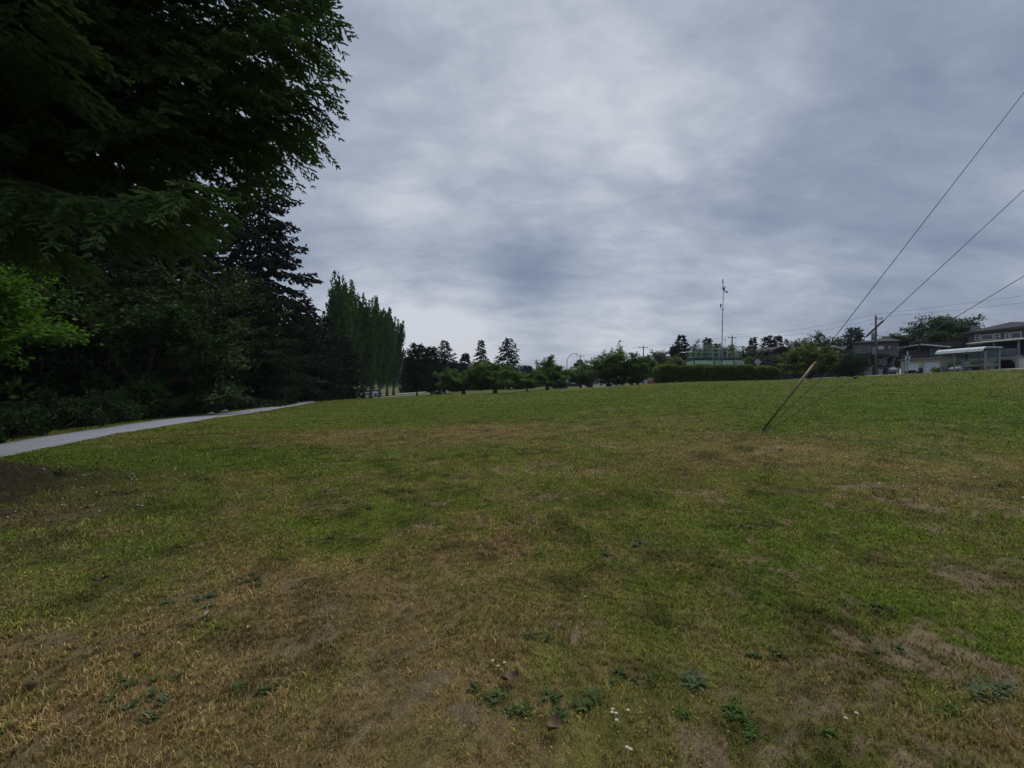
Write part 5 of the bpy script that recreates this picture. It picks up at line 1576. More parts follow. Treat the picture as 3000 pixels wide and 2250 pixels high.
# --- small far houses left of the cherry
for i, (u0, u1, ve, vr, vb, y, lb, rc) in enumerate([
        (1512, 1546, 1106, 1098, 1118, 200, 'far white house with grey roof right of the broad spruce', SHINGG),
        (1530, 1566, 1118, 1112, 1128, 165, 'far low house with pale grey roof behind the young cherry', SHINGG),
        (1562, 1600, 1121, 1115, 1131, 170, 'far low house with grey roof behind the cherry by the street lamp', SHINGG),
        (1610, 1652, 1122, 1117, 1132, 165, 'far low white house left of the street lamp', SHINGG),
        (1522, 1540, 1087, 1083, 1094, 420, 'tiny pale house on the far hillside', SHINGB),
        (1495, 1508, 1080, 1076, 1086, 520, 'tiny hillside house behind the broad spruce', SHINGB),
        (1546, 1560, 1094, 1091, 1101, 330, 'tiny hillside house left of the cherry by the lamp', SHINGB),
        (1600, 1612, 1102, 1098, 1108, 300, 'tiny far house seen over the cherry by the lamp', SHINGB)]):
    X_, y_ = at((u0 + u1) / 2, y)
    h = House(lb, X_, y_, facing='y')
    if y > 250: h.root.location.z = (1125 - vb) / F * y - .5; h.z0 = h.root.location.z
    L_, A_, R_ = h.p(u0 - 1, ve), h.p((u0 + u1) / 2 + 2, vr), h.p(u1 + 1, ve)
    h.box('wall', mat('white wall', (.42, .42, .42), .8), h.p(u0, 0)[0], h.p(u1, 0)[0], 0, 7, -1, L_[1])
    hip(L_[0], R_[0], -.6, 8, L_[1] + .002, A_[0] - 1.5, 3, A_[0] + 1.5, 4, A_[1]).build('roof', rc, h.root)
    w_ = (u1 - u0)
    for f in (.2, .6): h.window(u0 + w_ * f, ve + (vb - ve) * .25, u0 + w_ * (f + .22), ve + (vb - ve) * .65, fw=.12)

# ---------------------------------------------------------------- fences, walls and small things on the street side
FEN = mat_stripes('dark fence boards', (.022, .020, .026), (.012, .011, .014), 6, 0, .85, .12)
CED = mat_stripes('cedar fence boards', (.24, .095, .040), (.16, .06, .03), 6, 0, .8, .12)
def board_fence(label, a, b, hgt, mt, name='board_fence', posts=4, zoff=0, cap=True):
    ax_, ay_ = a; bx_, by_ = b
    L = math.hypot(bx_ - ax_, by_ - ay_); z = min(gz(ax_, ay_), gz(bx_, by_)) + zoff
    root = thing(name, label, 'fence', (ax_, ay_, z), math.atan2(by_ - ay_, bx_ - ax_))
    MB().box(0, L, -.02, .02, -.3, hgt - .06).build('boards', mt, root)
    MB().box(0, L, -.05, .05, hgt - .059, hgt).build('cap_rail', mt, root)
    for k in range(posts + 1):
        q = L * k / posts
        MB().box(q - .05, q + .05, -.07, -.022, -.3, hgt - .061).build('post', mt, root)
    return root
board_fence('long dark board fence beyond the street, right of the hedge', (45.5, 82.5), (51.2, 74.0), 1.75, FEN, posts=5)
board_fence('dark board fence right behind the yellowish tree and round bush', (51.4, 73.5), (53.8, 66.6), 1.7, FEN, posts=4)
board_fence('orange cedar fence left of the hedge before the blue white house', W(1898, 0, 118)[:2], W(1945, 0, 112)[:2], 1.25, CED, posts=5, name='cedar_fence')
board_fence('dark low fence along the street behind the far cherries', W(1530, 0, 155)[:2], W(1700, 0, 140)[:2], .9, FEN, posts=8)
def pillar(label, x, y, w, hh, mt, name='gate_pillar'):
    r_ = thing(name, label, 'pillar', (x, y, gz(x, y)))
    MB().box(-w / 2, w / 2, -w / 2, w / 2, -.3, hh).build('shaft', mt, r_, .01)
    MB().box(-w / 2 - .05, w / 2 + .05, -w / 2 - .05, w / 2 + .05, hh + .001, hh + .09).build('cap', mt, r_, .01)
pillar('grey stone gate pillar left of the nearest utility pole', *at(2544, 66), .62, 1.45, mat('grey stone', (.17, .17, .17), .9, var=.3, scale=6))
pillar('small stone pillar with a rounded head right of the nearest pole', *at(2580, 66.5), .34, .95, mat('pale stone', (.26, .25, .23), .9))
pillar('pale pillar right of the bus shelter at the edge of the carport', *at(2986, 52.5), .34, 1.7, mat('pale stone', (.26, .25, .23), .9))
def rail_fence(label, a, b, hgt):
    L = math.hypot(b[0] - a[0], b[1] - a[1]); root = thing('railing_fence', label, 'fence', (a[0], a[1], gz(*a)), math.atan2(b[1] - a[1], b[0] - a[0]))
    MB().box(0, L, -.03, .03, hgt - .07, hgt).build('top_rail', mat('grey timber', (.13, .12, .11), .8), root)
    m = MB()
    for k in range(int(L / .16)): m.box(k * .16, k * .16 + .05, -.015, .015, 0, hgt - .071)
    m.build('pickets', FEN, root)
    for q in (0, L / 2, L - .12): MB().box(q, q + .12, -.06, .06, -.2, hgt + .05).build('post', mat('grey timber', (.13, .12, .11), .8), root)
rail_fence('dark picket fence with a pale top rail before the grey hip-roofed house', at(2570, 67.5), at(2634, 64.5), 1.25)

def bag(label, x, y, s, c, name='rubbish_bag', group=None, z=None):
    rng = np.random.default_rng(int(x * 100) % 1000)
    bm = bmesh.new(); bmesh.ops.create_icosphere(bm, subdivisions=3, radius=1)
    for v in bm.verts:
        p = v.co; n = .16 * math.sin(p.x * 6 + p.z * 4 + x) + .12 * math.cos(p.y * 7 + p.x * 3)
        t = max(0, p.z); v.co = Vector((p.x * (1 + n) * (1 - .5 * t ** 3), p.y * (1 + n) * (1 - .5 * t ** 3), max(-.75, p.z * 1.0) + .35 * t ** 6)) * s
    me = bpy.data.meshes.new(name); bm.to_mesh(me); bm.free(); me.materials.append(c)
    for f in me.polygons: f.use_smooth = True
    o = bpy.data.objects.new(name, me); COL.objects.link(o); o.location = (x, y, (gz(x, y) if z is None else z) + .75 * s)
    tag(o, label, 'bag', group)
bag('white rubbish bag on the left, above the dark picket fence', *at(2611, 66.6), .42, WHITE, z=gz(*at(2611, 66.6)) + .45)
bag('white rubbish bag on the right, above the dark picket fence', *at(2620, 66.2), .38, WHITE, z=gz(*at(2620, 66.2)) + .5)
def bin_(label, x, y, w, d, hh, mt, rz=0):
    r_ = thing('rubbish_bin', label, 'bin', (x, y, gz(x, y)), rz)
    m = MB(); m.add([(-w * .42, -d * .42, 0), (w * .42, -d * .42, 0), (w * .42, d * .42, 0), (-w * .42, d * .42, 0), (-w / 2, -d / 2, hh), (w / 2, -d / 2, hh), (w / 2, d / 2, hh), (-w / 2, d / 2, hh)],
                  [(3, 2, 1, 0), (4, 5, 6, 7), (0, 1, 5, 4), (1, 2, 6, 5), (2, 3, 7, 6), (3, 0, 4, 7)]); m.build('bin_body', mt, r_, .02)
    MB().box(-w * .54, w * .54, -d * .54, d * .54, hh + .001, hh + .07).build('lid', mt, r_, .02)
DKB = mat('dark blue plastic', (.02, .025, .04), .5); BLK = mat('black plastic', (.018, .018, .02), .5)
bin_('low black box before the left garage door', *at(2662, 63.5), .7, .5, .45, BLK)
bin_('taller dark blue box before the left garage door', *at(2672, 63.2), .6, .5, .6, DKB)
bin_('small dark box at the right end of the left garage door', *at(2682, 62.6), .5, .5, .4, BLK)
bin_('black pot between the two garage doors', *at(2696, 62.3), .4, .4, .45, BLK)
shrub('potted_plant', 'reddish potted plant between the garage doors', *at(2697, 62.3), .35, .35, .55, 150, mat_foliage('reddish leaves', (.10, .05, .03), (.16, .10, .06)), .12, 500, z=gz(*at(2697, 62.3)) + .45)
bin_('large dark covered bin left of the nearest utility pole', *at(2532, 70), 1.4, 1.0, 1.9, BLK)

def sign_post(label, u, y, vt, vb, kind):
    x, y = at(u, y); zb = gz(x, y)
    r_ = thing('street_sign', label, 'sign', (x, y, zb)); h_ = (1125 - vt) / F * y - zb
    MB().box(-.03, .03, -.03, .03, -.1, h_).build('post', STEEL, r_)
    if kind == 'diamond':
        s_ = .62; zc = h_ - s_ * .95
        m = MB(); m.prism([(0, zc - s_), (s_, zc), (0, zc + s_), (-s_, zc)], -.06, -.035); m.build('sign_plate', mat('bare aluminium', (.30, .32, .34), .45, .5), r_, .003)
    elif kind == 'stop':
        for z0_, w_, hh, c_ in [(h_ - .50, .11, .46, (.30, .31, .32)), (h_ - .98, .30, .42, (.40, .42, .42)), (h_ - 1.40, .22, .36, (.38, .40, .41))]:
            p_ = MB().box(-w_, w_, -.07, -.04, z0_, z0_ + hh).build('sign_plate', mat('plate %d' % int(w_ * 100), c_, .5), r_, .01)
            if w_ > .2:
                for k in (-.3, .3): MB().tube([(0, -.072, z0_ + hh / 2 + k * hh), (0, -.08, z0_ + hh / 2 + k * hh)], w_ * .38, 10).build('symbol', mat('dark blue sign paint', (.03, .05, .10), .5), p_)
        MB().box(-.5, .5, -.05, -.03, h_ - .56, h_ - .52).build('cross_bar', STEEL, r_)
sign_post('back of a diamond road sign above the short hedge end', 2219.5, 76, 1050, 1080, 'diamond')
sign_post('bus stop sign post with small plates before the left garage door', 2658, 54, 1029, 1094, 'stop')

# ---------------------------------------------------------------- bus shelter
def shelter():
    X = 44.0; ya, yb = 48.2, 43.6
    zb = (gz(X, ya) + gz(X, yb)) / 2
    root = thing('bus_shelter', 'glass bus shelter with a pale rounded roof at the right of the lawn', 'bus shelter', (X, (ya + yb) / 2, zb), -PI / 2)
    hw = (ya - yb) / 2; H = (1125 - 1033) / F * 45.4 - zb
    FR = mat('grey shelter frame', (.22, .235, .26), .5, .3, var=.1); GL = mat_glass('shelter glass', (.10, .16, .15), .06, .10)
    FRO = mat_glass('frosted band', (.30, .44, .42), .4, .75)
    D = 1.35
    # curved roof
    m = MB(); n = 8; pr_ = []
    for k in range(n + 1):
        t = PI * (.5 - k / n * .5)
        pr_.append((-.15 + .45 * (1 - math.sin(t)) * -1 + .0, H + .42 * math.sin(t)))
    prof = [(D + .15, H + .32), (D + .15, H + .42), (.15, H + .46), (-.12, H + .42), (-.30, H + .28), (-.42, H + .02), (-.36, H + .02), (-.25, H + .24), (-.08, H + .34), (.15, H + .38)]
    vs = [(x_, a_, b_) for x_ in (-hw - .18, hw + .12) for a_, b_ in prof]; k = len(prof)
    m.add(vs, [(i, (i + 1) % k, (i + 1) % k + k, i + k) for i in range(k)] + [tuple(range(k - 1, -1, -1)), tuple(range(k, 2 * k))])
    rf = m.build('roof', mat('pale shelter roof', (.46, .50, .50), .5, var=.08, scale=3), root)
    for q in (-1.8, -.3, .9, 2.0): MB().add([(q, a_ * 1.01, b_ + .012) for a_, b_ in prof[2:6]] + [(q + .03, a_ * 1.01, b_ + .012) for a_, b_ in prof[2:6]], [(0, 1, 5, 4), (1, 2, 6, 5), (2, 3, 7, 6)]).build('roof_seam', FR, rf)
    MB().box(-hw, hw, -.02, .10, H - .12, H + .015).build('front_beam', FR, root)
    for q in (-hw + .02, hw - .14):
        MB().box(q, q + .12, -.02, .10, -.1, H - .121).build('post', FR, root)
        MB().box(q, q + .12, D - .06, D + .04, -.1, H + .3).build('post', FR, root)
    for q in (-hw + 1.05, -hw + 2.8, hw - 1.9):
        MB().box(q, q + .05, D - .04, D + .02, -.05, H + .3).build('mullion', FR, root)
    bays = [-hw + .14, -hw + 1.05, -hw + 2.8, hw - 1.9, hw - .14]
    for a_, b_ in zip(bays[:-1], bays[1:]):
        g_ = MB().box(a_ + .05, b_, D - .015, D - .003, .25, H + .25).build('glass_pane', GL, root)
        MB().box(a_ + .06, b_ - .01, D - .03, D - .016, .50, .72).build('frosted_band', FRO, g_)
    for q in (-hw + .08, hw - .09):
        g_ = MB().box(q, q + .012, .12, D - .08, .25, H + .1).build('glass_pane', GL, root)
    b = MB().box(-hw + 1.5, hw - .9, D - .55, D - .2, .42, .47).build('bench_seat', WOODT, root)
    for q in (-hw + 1.8, -.2, hw - 1.3): MB().box(q, q + .08, D - .5, D - .25, -.05, .419).build('bench_leg', mat('pale stone', (.26, .25, .23), .9), root)
    # red topped litter bin inside
    r_ = thing('litter_bin', 'small bin with a reddish front inside the right end of the bus shelter', 'bin', (X + .9, yb + .9, gz(X + .9, yb + .9)), 0)
    MB().tube([(0, 0, -.02), (0, 0, .4)], [.24, .26], 14).build('bin_body', mat('brick red paint', (.22, .07, .05), .6), r_)
    MB().tube([(0, 0, .401), (0, 0, .66), (0, 0, .70)], [.26, .26, .2], 14).build('bin_top', mat('pale stone', (.26, .25, .23), .9), r_)


shelter()
r_ = thing('post_box', 'white and blue box post at the right edge of the picture', 'post', (*at(2997, 44), gz(*at(2997, 44))))
MB().box(-.2, .06, -.15, .15, -.1, .95).build('panel', WHITE, r_, .01); MB().box(.061, .34, -.14, .14, -.1, .93).build('panel', mat('blue paint', (.08, .16, .28), .5), r_, .01); MB().box(-.22, .36, -.17, .17, .951, 1.05).build('top_board', CREAM, r_, .01)

# ---------------------------------------------------------------- cars
def car(label, x, y, rz, paint, L=4.5, Wd=1.78, H=1.45, hatch=True, z=None):
    root = thing('parked_car', label, 'car', (x, y, gz(x, y) + .03 if z is None else z), rz)
    secs = [(-L / 2, .42, .72, .72), (-L / 2 + .12, .30, .92, .84), (-L / 2 + .5, .24, .97, .9), (0, .22, .95, .92), (L / 2 - 1.2, .24, .90, .9), (L / 2 - .35, .28, .76, .84), (L / 2, .40, .62, .68)]
    m = MB(); vs = []
    for sx, zb_, zt_, f in secs:
        w = Wd / 2 * f
        vs += [(sx, -w * .96, zb_), (sx, -w, (zb_ + zt_) / 2), (sx, -w * .93, zt_), (sx, w * .93, zt_), (sx, w, (zb_ + zt_) / 2), (sx, w * .96, zb_)]
    fs = []
    for i in range(len(secs) - 1):
        for k in range(6): fs.append((i * 6 + k, i * 6 + (k + 1) % 6, (i + 1) * 6 + (k + 1) % 6, (i + 1) * 6 + k))
    fs += [tuple(range(6)), tuple(len(vs) - 1 - k for k in range(6))]
    m.add(vs, fs); m.build('body', paint, root, smooth=False, bevel=.03)
    rb = -L / 2 + (.25 if hatch else .9)
    rf_ = [(rb, .93, .80), (rb + .45, H - .05, .62), (.1, H, .64), (.55, H - .04, .62), (L / 2 - 1.25, .90, .80)]
    def cab(mt, nm, infl, z0_=0):
        m = MB(); vs = []
        for sx, zt_, f in rf_:
            w = Wd / 2 * f + infl
            vs += [(sx, -w, zt_), (sx, w, zt_)]
        b0 = len(vs)
        for sx, zt_, f in (rf_[0], rf_[-1]): pass
        fs = [(0, 1, 3, 2), (2, 3, 5, 4), (4, 5, 7, 6), (6, 7, 9, 8), (0, 2, 4, 6, 8), (9, 7, 5, 3, 1), (0, 8, 9, 1)]
        return m.add(vs, fs).build(nm, mt, root)
    cab(GLASS, 'windows', 0)
    m = MB(); w = Wd / 2 * .63
    m.box(rb + .42, .58, -w, w, H - .05, H + .012)
    for sg in (-1, 1):
        for (a_, b_) in ((0, 1), (3, 4)):
            A_, B_ = rf_[a_], rf_[b_]; m.tube([(A_[0], sg * Wd / 2 * A_[2], A_[1]), (B_[0], sg * Wd / 2 * B_[2], B_[1])], .04, 4)
        m.tube([(0, sg * Wd / 2 * .80, .93), (0, sg * Wd / 2 * .64, H - .01)], .035, 4)
    m.build('roof', paint, root)
    for sx in (-L / 2 + .85, L / 2 - .85):
        for sg in (-1, 1):
            wy = sg * (Wd / 2 - .1)
            wh = MB().tube([(sx, wy - .11, .32), (sx, wy + .11, .32)], .32, 18).build('wheel', BLK, root)
            MB().tube([(sx, wy - .118, .32), (sx, wy + .118, .32)], .19, 12).build('rim', STEEL, wh)
    for sg in (-1, 1):
        MB().box(L / 2 - .16, L / 2 + .0, sg * .62 - .16, sg * .62 + .16, .58, .70).build('headlight', WHITE, root, .02)
        MB().box(-L / 2 - .01, -L / 2 + .14, sg * .64 - .12, sg * .64 + .12, .66, .82).build('tail_light', mat('red lens', (.25, .02, .02), .3), root, .02)
WC = mat('white car paint', (.55, .57, .60), .3, var=.03); SC = mat('silver car paint', (.36, .38, .42), .3, .4, var=.03); DC = mat('dark car paint', (.02, .022, .028), .3); RC = mat('dark red car paint', (.06, .02, .022), .3)
car('silver hatchback parked in the open carport, seen through the shelter glass', 58.0, 59.2, PI * .98, SC)
cx, cy = at(1776, 133); car('white hatchback beyond the trunk of the largest cherry', cx, cy, R(-14), WC)
cx, cy = at(1646, 146); car('dark car parked just left of the street lamp', cx, cy, R(-10), RC)
cx, cy = at(1626, 150); car('white car left of the dark one beyond the street lamp', cx, cy, R(-10), WC)
cx, cy = at(1598, 152); car('white car glimpsed behind the trunk of the cherry by the lamp', cx, cy, R(-10), WC)
cx, cy = at(1082, 112); car('white car left of a pair parked beyond the poplar trunks', cx, cy, R(20), WC, z=gz(cx, cy) + .1)
cx, cy = at(1098, 116); car('white car right of a pair parked beyond the poplar trunks', cx, cy, R(20), WC, z=gz(cx, cy) + .1)

# ---------------------------------------------------------------- people
def skin_mesh(name, joints, edges, mt, parent, sub=2, root_i=0):
    """joints: [(x, y, z, r)]; one continuous skinned surface"""
    me = bpy.data.meshes.new(name)
    me.from_pydata([j[:3] for j in joints], edges, [])
    o = bpy.data.objects.new(name, me); COL.objects.link(o); o.parent = parent
    me.materials.append(mt)
    md = o.modifiers.new('skin', 'SKIN'); md.use_smooth_shade = True
    if not me.skin_vertices: 
        pass
    for i, j in enumerate(joints):
        sv = me.skin_vertices[0].data[i] if me.skin_vertices else None
        if sv: 
            rr = j[3] if hasattr(j[3], '__len__') else (j[3], j[3])
            sv.radius = rr; sv.use_root = (i == root_i)
    s = o.modifiers.new('sub', 'SUBSURF'); s.levels = sub; s.render_levels = sub
    return o


SKIN = mat('skin', (.42, .27, .20), .6, var=.05)
def person(label, x, y, rz, top, bottom, shoe, hair, pose, short_sleeve=False, shorts=False, H=1.74, z=None, sole=None, hood=False, skin=None):
    sk = skin or SKIN
    root = thing('person', label, 'person', (x, y, (gz(x, y) + .045) if z is None else z), rz)
    # +x is the walking direction
    P = {'pel': (0, 0, .93), 'bel': (.01, 0, 1.06), 'che': (.03, 0, 1.28), 'nk0': (.03, 0, 1.43), 'nk1': (.045, 0, 1.50), 'hd0': (.06, 0, 1.57), 'hd1': (.055, 0, 1.66)}
    stride, arm = pose
    J, E = [], []
    def add(p, r, par=None):
        J.append((*p, r)); i = len(J) - 1
        if par is not None: E.append((par, i))
        return i
    pel = add(P['pel'], (.13, .10)); bel = add(P['bel'], (.12, .09), pel); che = add(P['che'], (.15, .105), bel)
    nk0 = add(P['nk0'], .07, che); nk1 = add(P['nk1'], .05, nk0); h0 = add(P['hd0'], (.062, .07), nk1); h1 = add(P['hd1'], (.070, .085), h0); h2 = add((.05, 0, 1.71), (.04, .05), h1)
    legs, arms = {}, {}
    for sg, st in ((1, stride), (-1, -stride)):
        hip_ = (0, sg * .09, .90)
        kn = (st * .5 + .06, sg * .095, .50 + abs(st) * .02)
        an = (st * 1.0 + (.0 if st > 0 else -.08), sg * .10, .10 + (.10 if st < 0 else 0))
        a = add(hip_, .085, pel); b = add(kn, .055, a); c = add(an, .038, b)
        t = add((an[0] + .13, sg * .11, an[2] - (.05 if st > 0 else .09)), .03, c); add((an[0] + .19, sg * .11, an[2] - (.05 if st > 0 else .10)), .022, t)
        legs[sg] = (hip_, kn, an)
        sh = (.03, sg * .19, 1.38); aa = -st * arm
        el = (aa * .45 - .02, sg * .235, 1.12); wr = (aa * 1.0 + .10, sg * .20, .93 + .10 * abs(aa))
        a = add(sh, .055, che if 0 else nk0); b = add(el, .040, a); c = add(wr, .027, b)
        d = Vector(wr) - Vector(el); d.normalize()
        pm = Vector(wr) + d * .06; pi_ = add(tuple(pm), (.032, .018), c)
        for k, (off, ln) in enumerate([(.027, .060), (.009, .072), (-.009, .068), (-.026, .052)]):
            f0 = pm + d * .03 + Vector((off, 0, 0)); f1 = f0 + d * ln * .6; f2 = f1 + (d * .7 + Vector((.4, 0, 0))).normalized() * ln * .45
            q = add(tuple(f0), .0095, pi_); q = add(tuple(f1), .0085, q); add(tuple(f2), .0075, q)
        th = Vector(wr) + d * .03 + Vector((.035, -sg * .012, 0)); q = add(tuple(th), .011, c); add(tuple(th + d * .045 + Vector((.015, 0, 0))), .009, q)
        arms[sg] = (sh, el, wr)
    body = skin_mesh('body', J, E, sk, root, 1)
    # face
    eyes = mat('eye', (.03, .025, .02), .3)
    MB().tube([(.135, 0, 1.60), (.162, 0, 1.585), (.150, 0, 1.572)], [.008, .014, .008], 6).build('nose', sk, body)
    for sg in (-1, 1):
        MB().tube([(.120, sg * .030, 1.622), (.131, sg * .030, 1.622)], [.013, .008], 8).build('eye', eyes, body)
        MB().tube([(.05, sg * .074, 1.60), (.045, sg * .086, 1.60)], [.026, .018], 8).build('ear', sk, body)
    MB().tube([(.130, -.022, 1.545), (.138, 0, 1.543), (.130, .022, 1.545)], .006, 5).build('mouth', mat('lips', (.25, .10, .09), .5), body)
    # hair cap
    bm = bmesh.new(); bmesh.ops.create_uvsphere(bm, u_segments=16, v_segments=10, radius=1)
    bmesh.ops.delete(bm, geom=[v for v in bm.verts if v.co.z < -.35 and v.co.x > -.2 or (v.co.x > .62 and v.co.z < .35)], context='VERTS')
    for v in bm.verts: v.co = Vector((v.co.x * (.106 if not hood else .12) + .040, v.co.y * (.092 if not hood else .11), v.co.z * .125 + 1.635))
    me = bpy.data.meshes.new('hair'); bm.to_mesh(me); bm.free(); me.materials.append(hair)
    for f in me.polygons: f.use_smooth = True
    ho = bpy.data.objects.new('hood' if hood else 'hair', me); COL.objects.link(ho); ho.parent = root
    # clothes: slightly fuller skinned shells over the body
    J2 = [(*P['pel'], (.155, .125)), (*P['bel'], (.15, .115)), (*P['che'], (.175, .128)), (*P['nk0'], .085)]; E2 = [(0, 1), (1, 2), (2, 3)]
    for sg in (1, -1):
        sh, el, wr = arms[sg]; i = len(J2)
        if short_sleeve:
            mid = tuple(Vector(sh).lerp(Vector(el), .7)); J2 += [(*sh, .072), (*mid, .060)]; E2 += [(3, i), (i, i + 1)]
        else:
            J2 += [(*sh, .075), (*el, .058), (*wr, .042)]; E2 += [(3, i), (i, i + 1), (i + 1, i + 2)]
    skin_mesh('jacket' if not short_sleeve else 'shirt', J2, E2, top, root, 1)
    J3 = [(0, 0, .97, (.145, .115)), (0, 0, .90, (.14, .115))]; E3 = [(0, 1)]
    for sg in (1, -1):
        hp, kn, an = legs[sg]; i = len(J3)
        if shorts:
            mid = tuple(Vector(hp).lerp(Vector(kn), .75)); J3 += [(*hp, .105), (*mid, .092)]; E3 += [(1, i), (i, i + 1)]
        else:
            J3 += [(*hp, .105), (*kn, .078), (*tuple(Vector(an) + Vector((0, 0, .02))), .058)]; E3 += [(1, i), (i, i + 1), (i + 1, i + 2)]
    skin_mesh('shorts' if shorts else 'trousers', J3, E3, bottom, root, 1)
    for sg in (1, -1):
        an = legs[sg][2]; st = stride * sg
        m = MB(); m.tube([(an[0] - .09, sg * .105, an[2] - .045), (an[0] - .05, sg * .105, an[2] - .025), (an[0] + .05, sg * .107, an[2] - .035), (an[0] + .15, sg * .11, an[2] - .06), (an[0] + .21, sg * .11, an[2] - .075)], [.03, .052, .05, .042, .022], 10)
        s_ = m.build('shoe', shoe, root, smooth=True)
        MB().box(an[0] - .10, an[0] + .20, sg * .108 - .045, sg * .108 + .045, an[2] - .115, an[2] - .080).build('sole', sole or shoe, s_, .01)
    root.scale = (H / 1.74,) * 3
    return root


BLACKC = mat('black cloth', (.012, .012, .014), .9, var=.2)
WSOLE = mat('white sole', (.62, .62, .60), .6)
px, py, pz = gp(638, 1216)
person('person in black clothes walking along the tarmac path in white shoes', px, py, R(98 + 180 - 60), BLACKC, BLACKC, WSOLE, BLACKC, (.28, .9), hood=True, sole=mat('black shoe', (.02, .02, .02), .6), z=gz(px, py) + .05)
px, py = at(1005, 72)
person('jogger in dark top and white shorts beside the pale post', px, py, R(95), mat('black and white top', (.06, .06, .065), .9, var=.6, scale=9, c2=(.35, .35, .35)), mat('pale shorts', (.40, .40, .38), .8), WSOLE, mat('dark hair', (.02, .015, .012), .8), (.24, 1.1), True, True,
       z=(1125 - 1172.5) / F * 72)

# ---------------------------------------------------------------- plants and litter on the lawn
WEED = mat_foliage('broad weed leaves', (.030, .052, .015), (.072, .105, .030), .15)
WEEDG = mat_foliage('bluish weed leaves', (.042, .062, .028), (.090, .122, .050), .15)
WEEDL = mat_foliage('bright clover', (.032, .068, .012), (.068, .125, .020), .2)
def weed(label, u, v, rad, n, mt, sd, ll=.07, name='weed_rosette', group='broad-leaved weeds in the lawn', ry=1.0, cl=1):
    rng = np.random.default_rng(sd)
    n = int(n * 1.7); ll = ll * .8
    x, y, z = gp(u, v)
    c = rng.normal(size=(cl, 2)) * rad * .55 * np.array([1, ry]) if cl > 1 else np.zeros((1, 2))
    j = rng.integers(0, cl, n); th = rng.uniform(0, 2 * PI, n); rr = ll * .8 * rng.uniform(.45, 1.3, n)
    out = np.stack([np.cos(th), np.sin(th), np.zeros(n)], 1); el = rng.uniform(.05, .75, n)[:, None]
    D = unit(out * np.cos(el) + np.array([0, 0, 1]) * np.sin(el)); S = np.stack([-np.sin(th), np.cos(th), np.zeros(n)], 1)
    B = np.hstack([c[j] + rng.normal(size=(n, 2)) * ll * .25, np.full((n, 1), .006)])
    w = rr * rng.uniform(.15, .26, n)
    k1, k2 = .35, .75
    L = rr[:, None]; Wc_ = w[:, None]; dn = np.array([0, 0, -1.])
    a = B + D * L * k1; b = B + D * L * k2 + dn * L * .06; t = B + D * L + dn * L * .22
    V = np.stack([B, a + S * Wc_ * .8, b + S * Wc_ * .75, t, b - S * Wc_ * .75, a - S * Wc_ * .8, a + dn * Wc_ * .25, b + dn * Wc_ * .25], 1).reshape(-1, 3)
    q = np.arange(n)[:, None] * 8
    F4 = np.vstack([q + np.array([[6, 1, 2, 7]]), q + np.array([[6, 7, 4, 5]])]); F3 = np.vstack([q + np.array([[0, 1, 6]]), q + np.array([[0, 6, 5]]), q + np.array([[7, 2, 3]]), q + np.array([[7, 3, 4]])])
    if cl > 1: name = 'weed_leaves'
    o = mesh_np(name, V, [F4, F3], mt, None, {'v': np.repeat(rng.uniform(0, 1, n), 8)}, loc=(x, y, z))
    tag(o, label, 'weed', group)


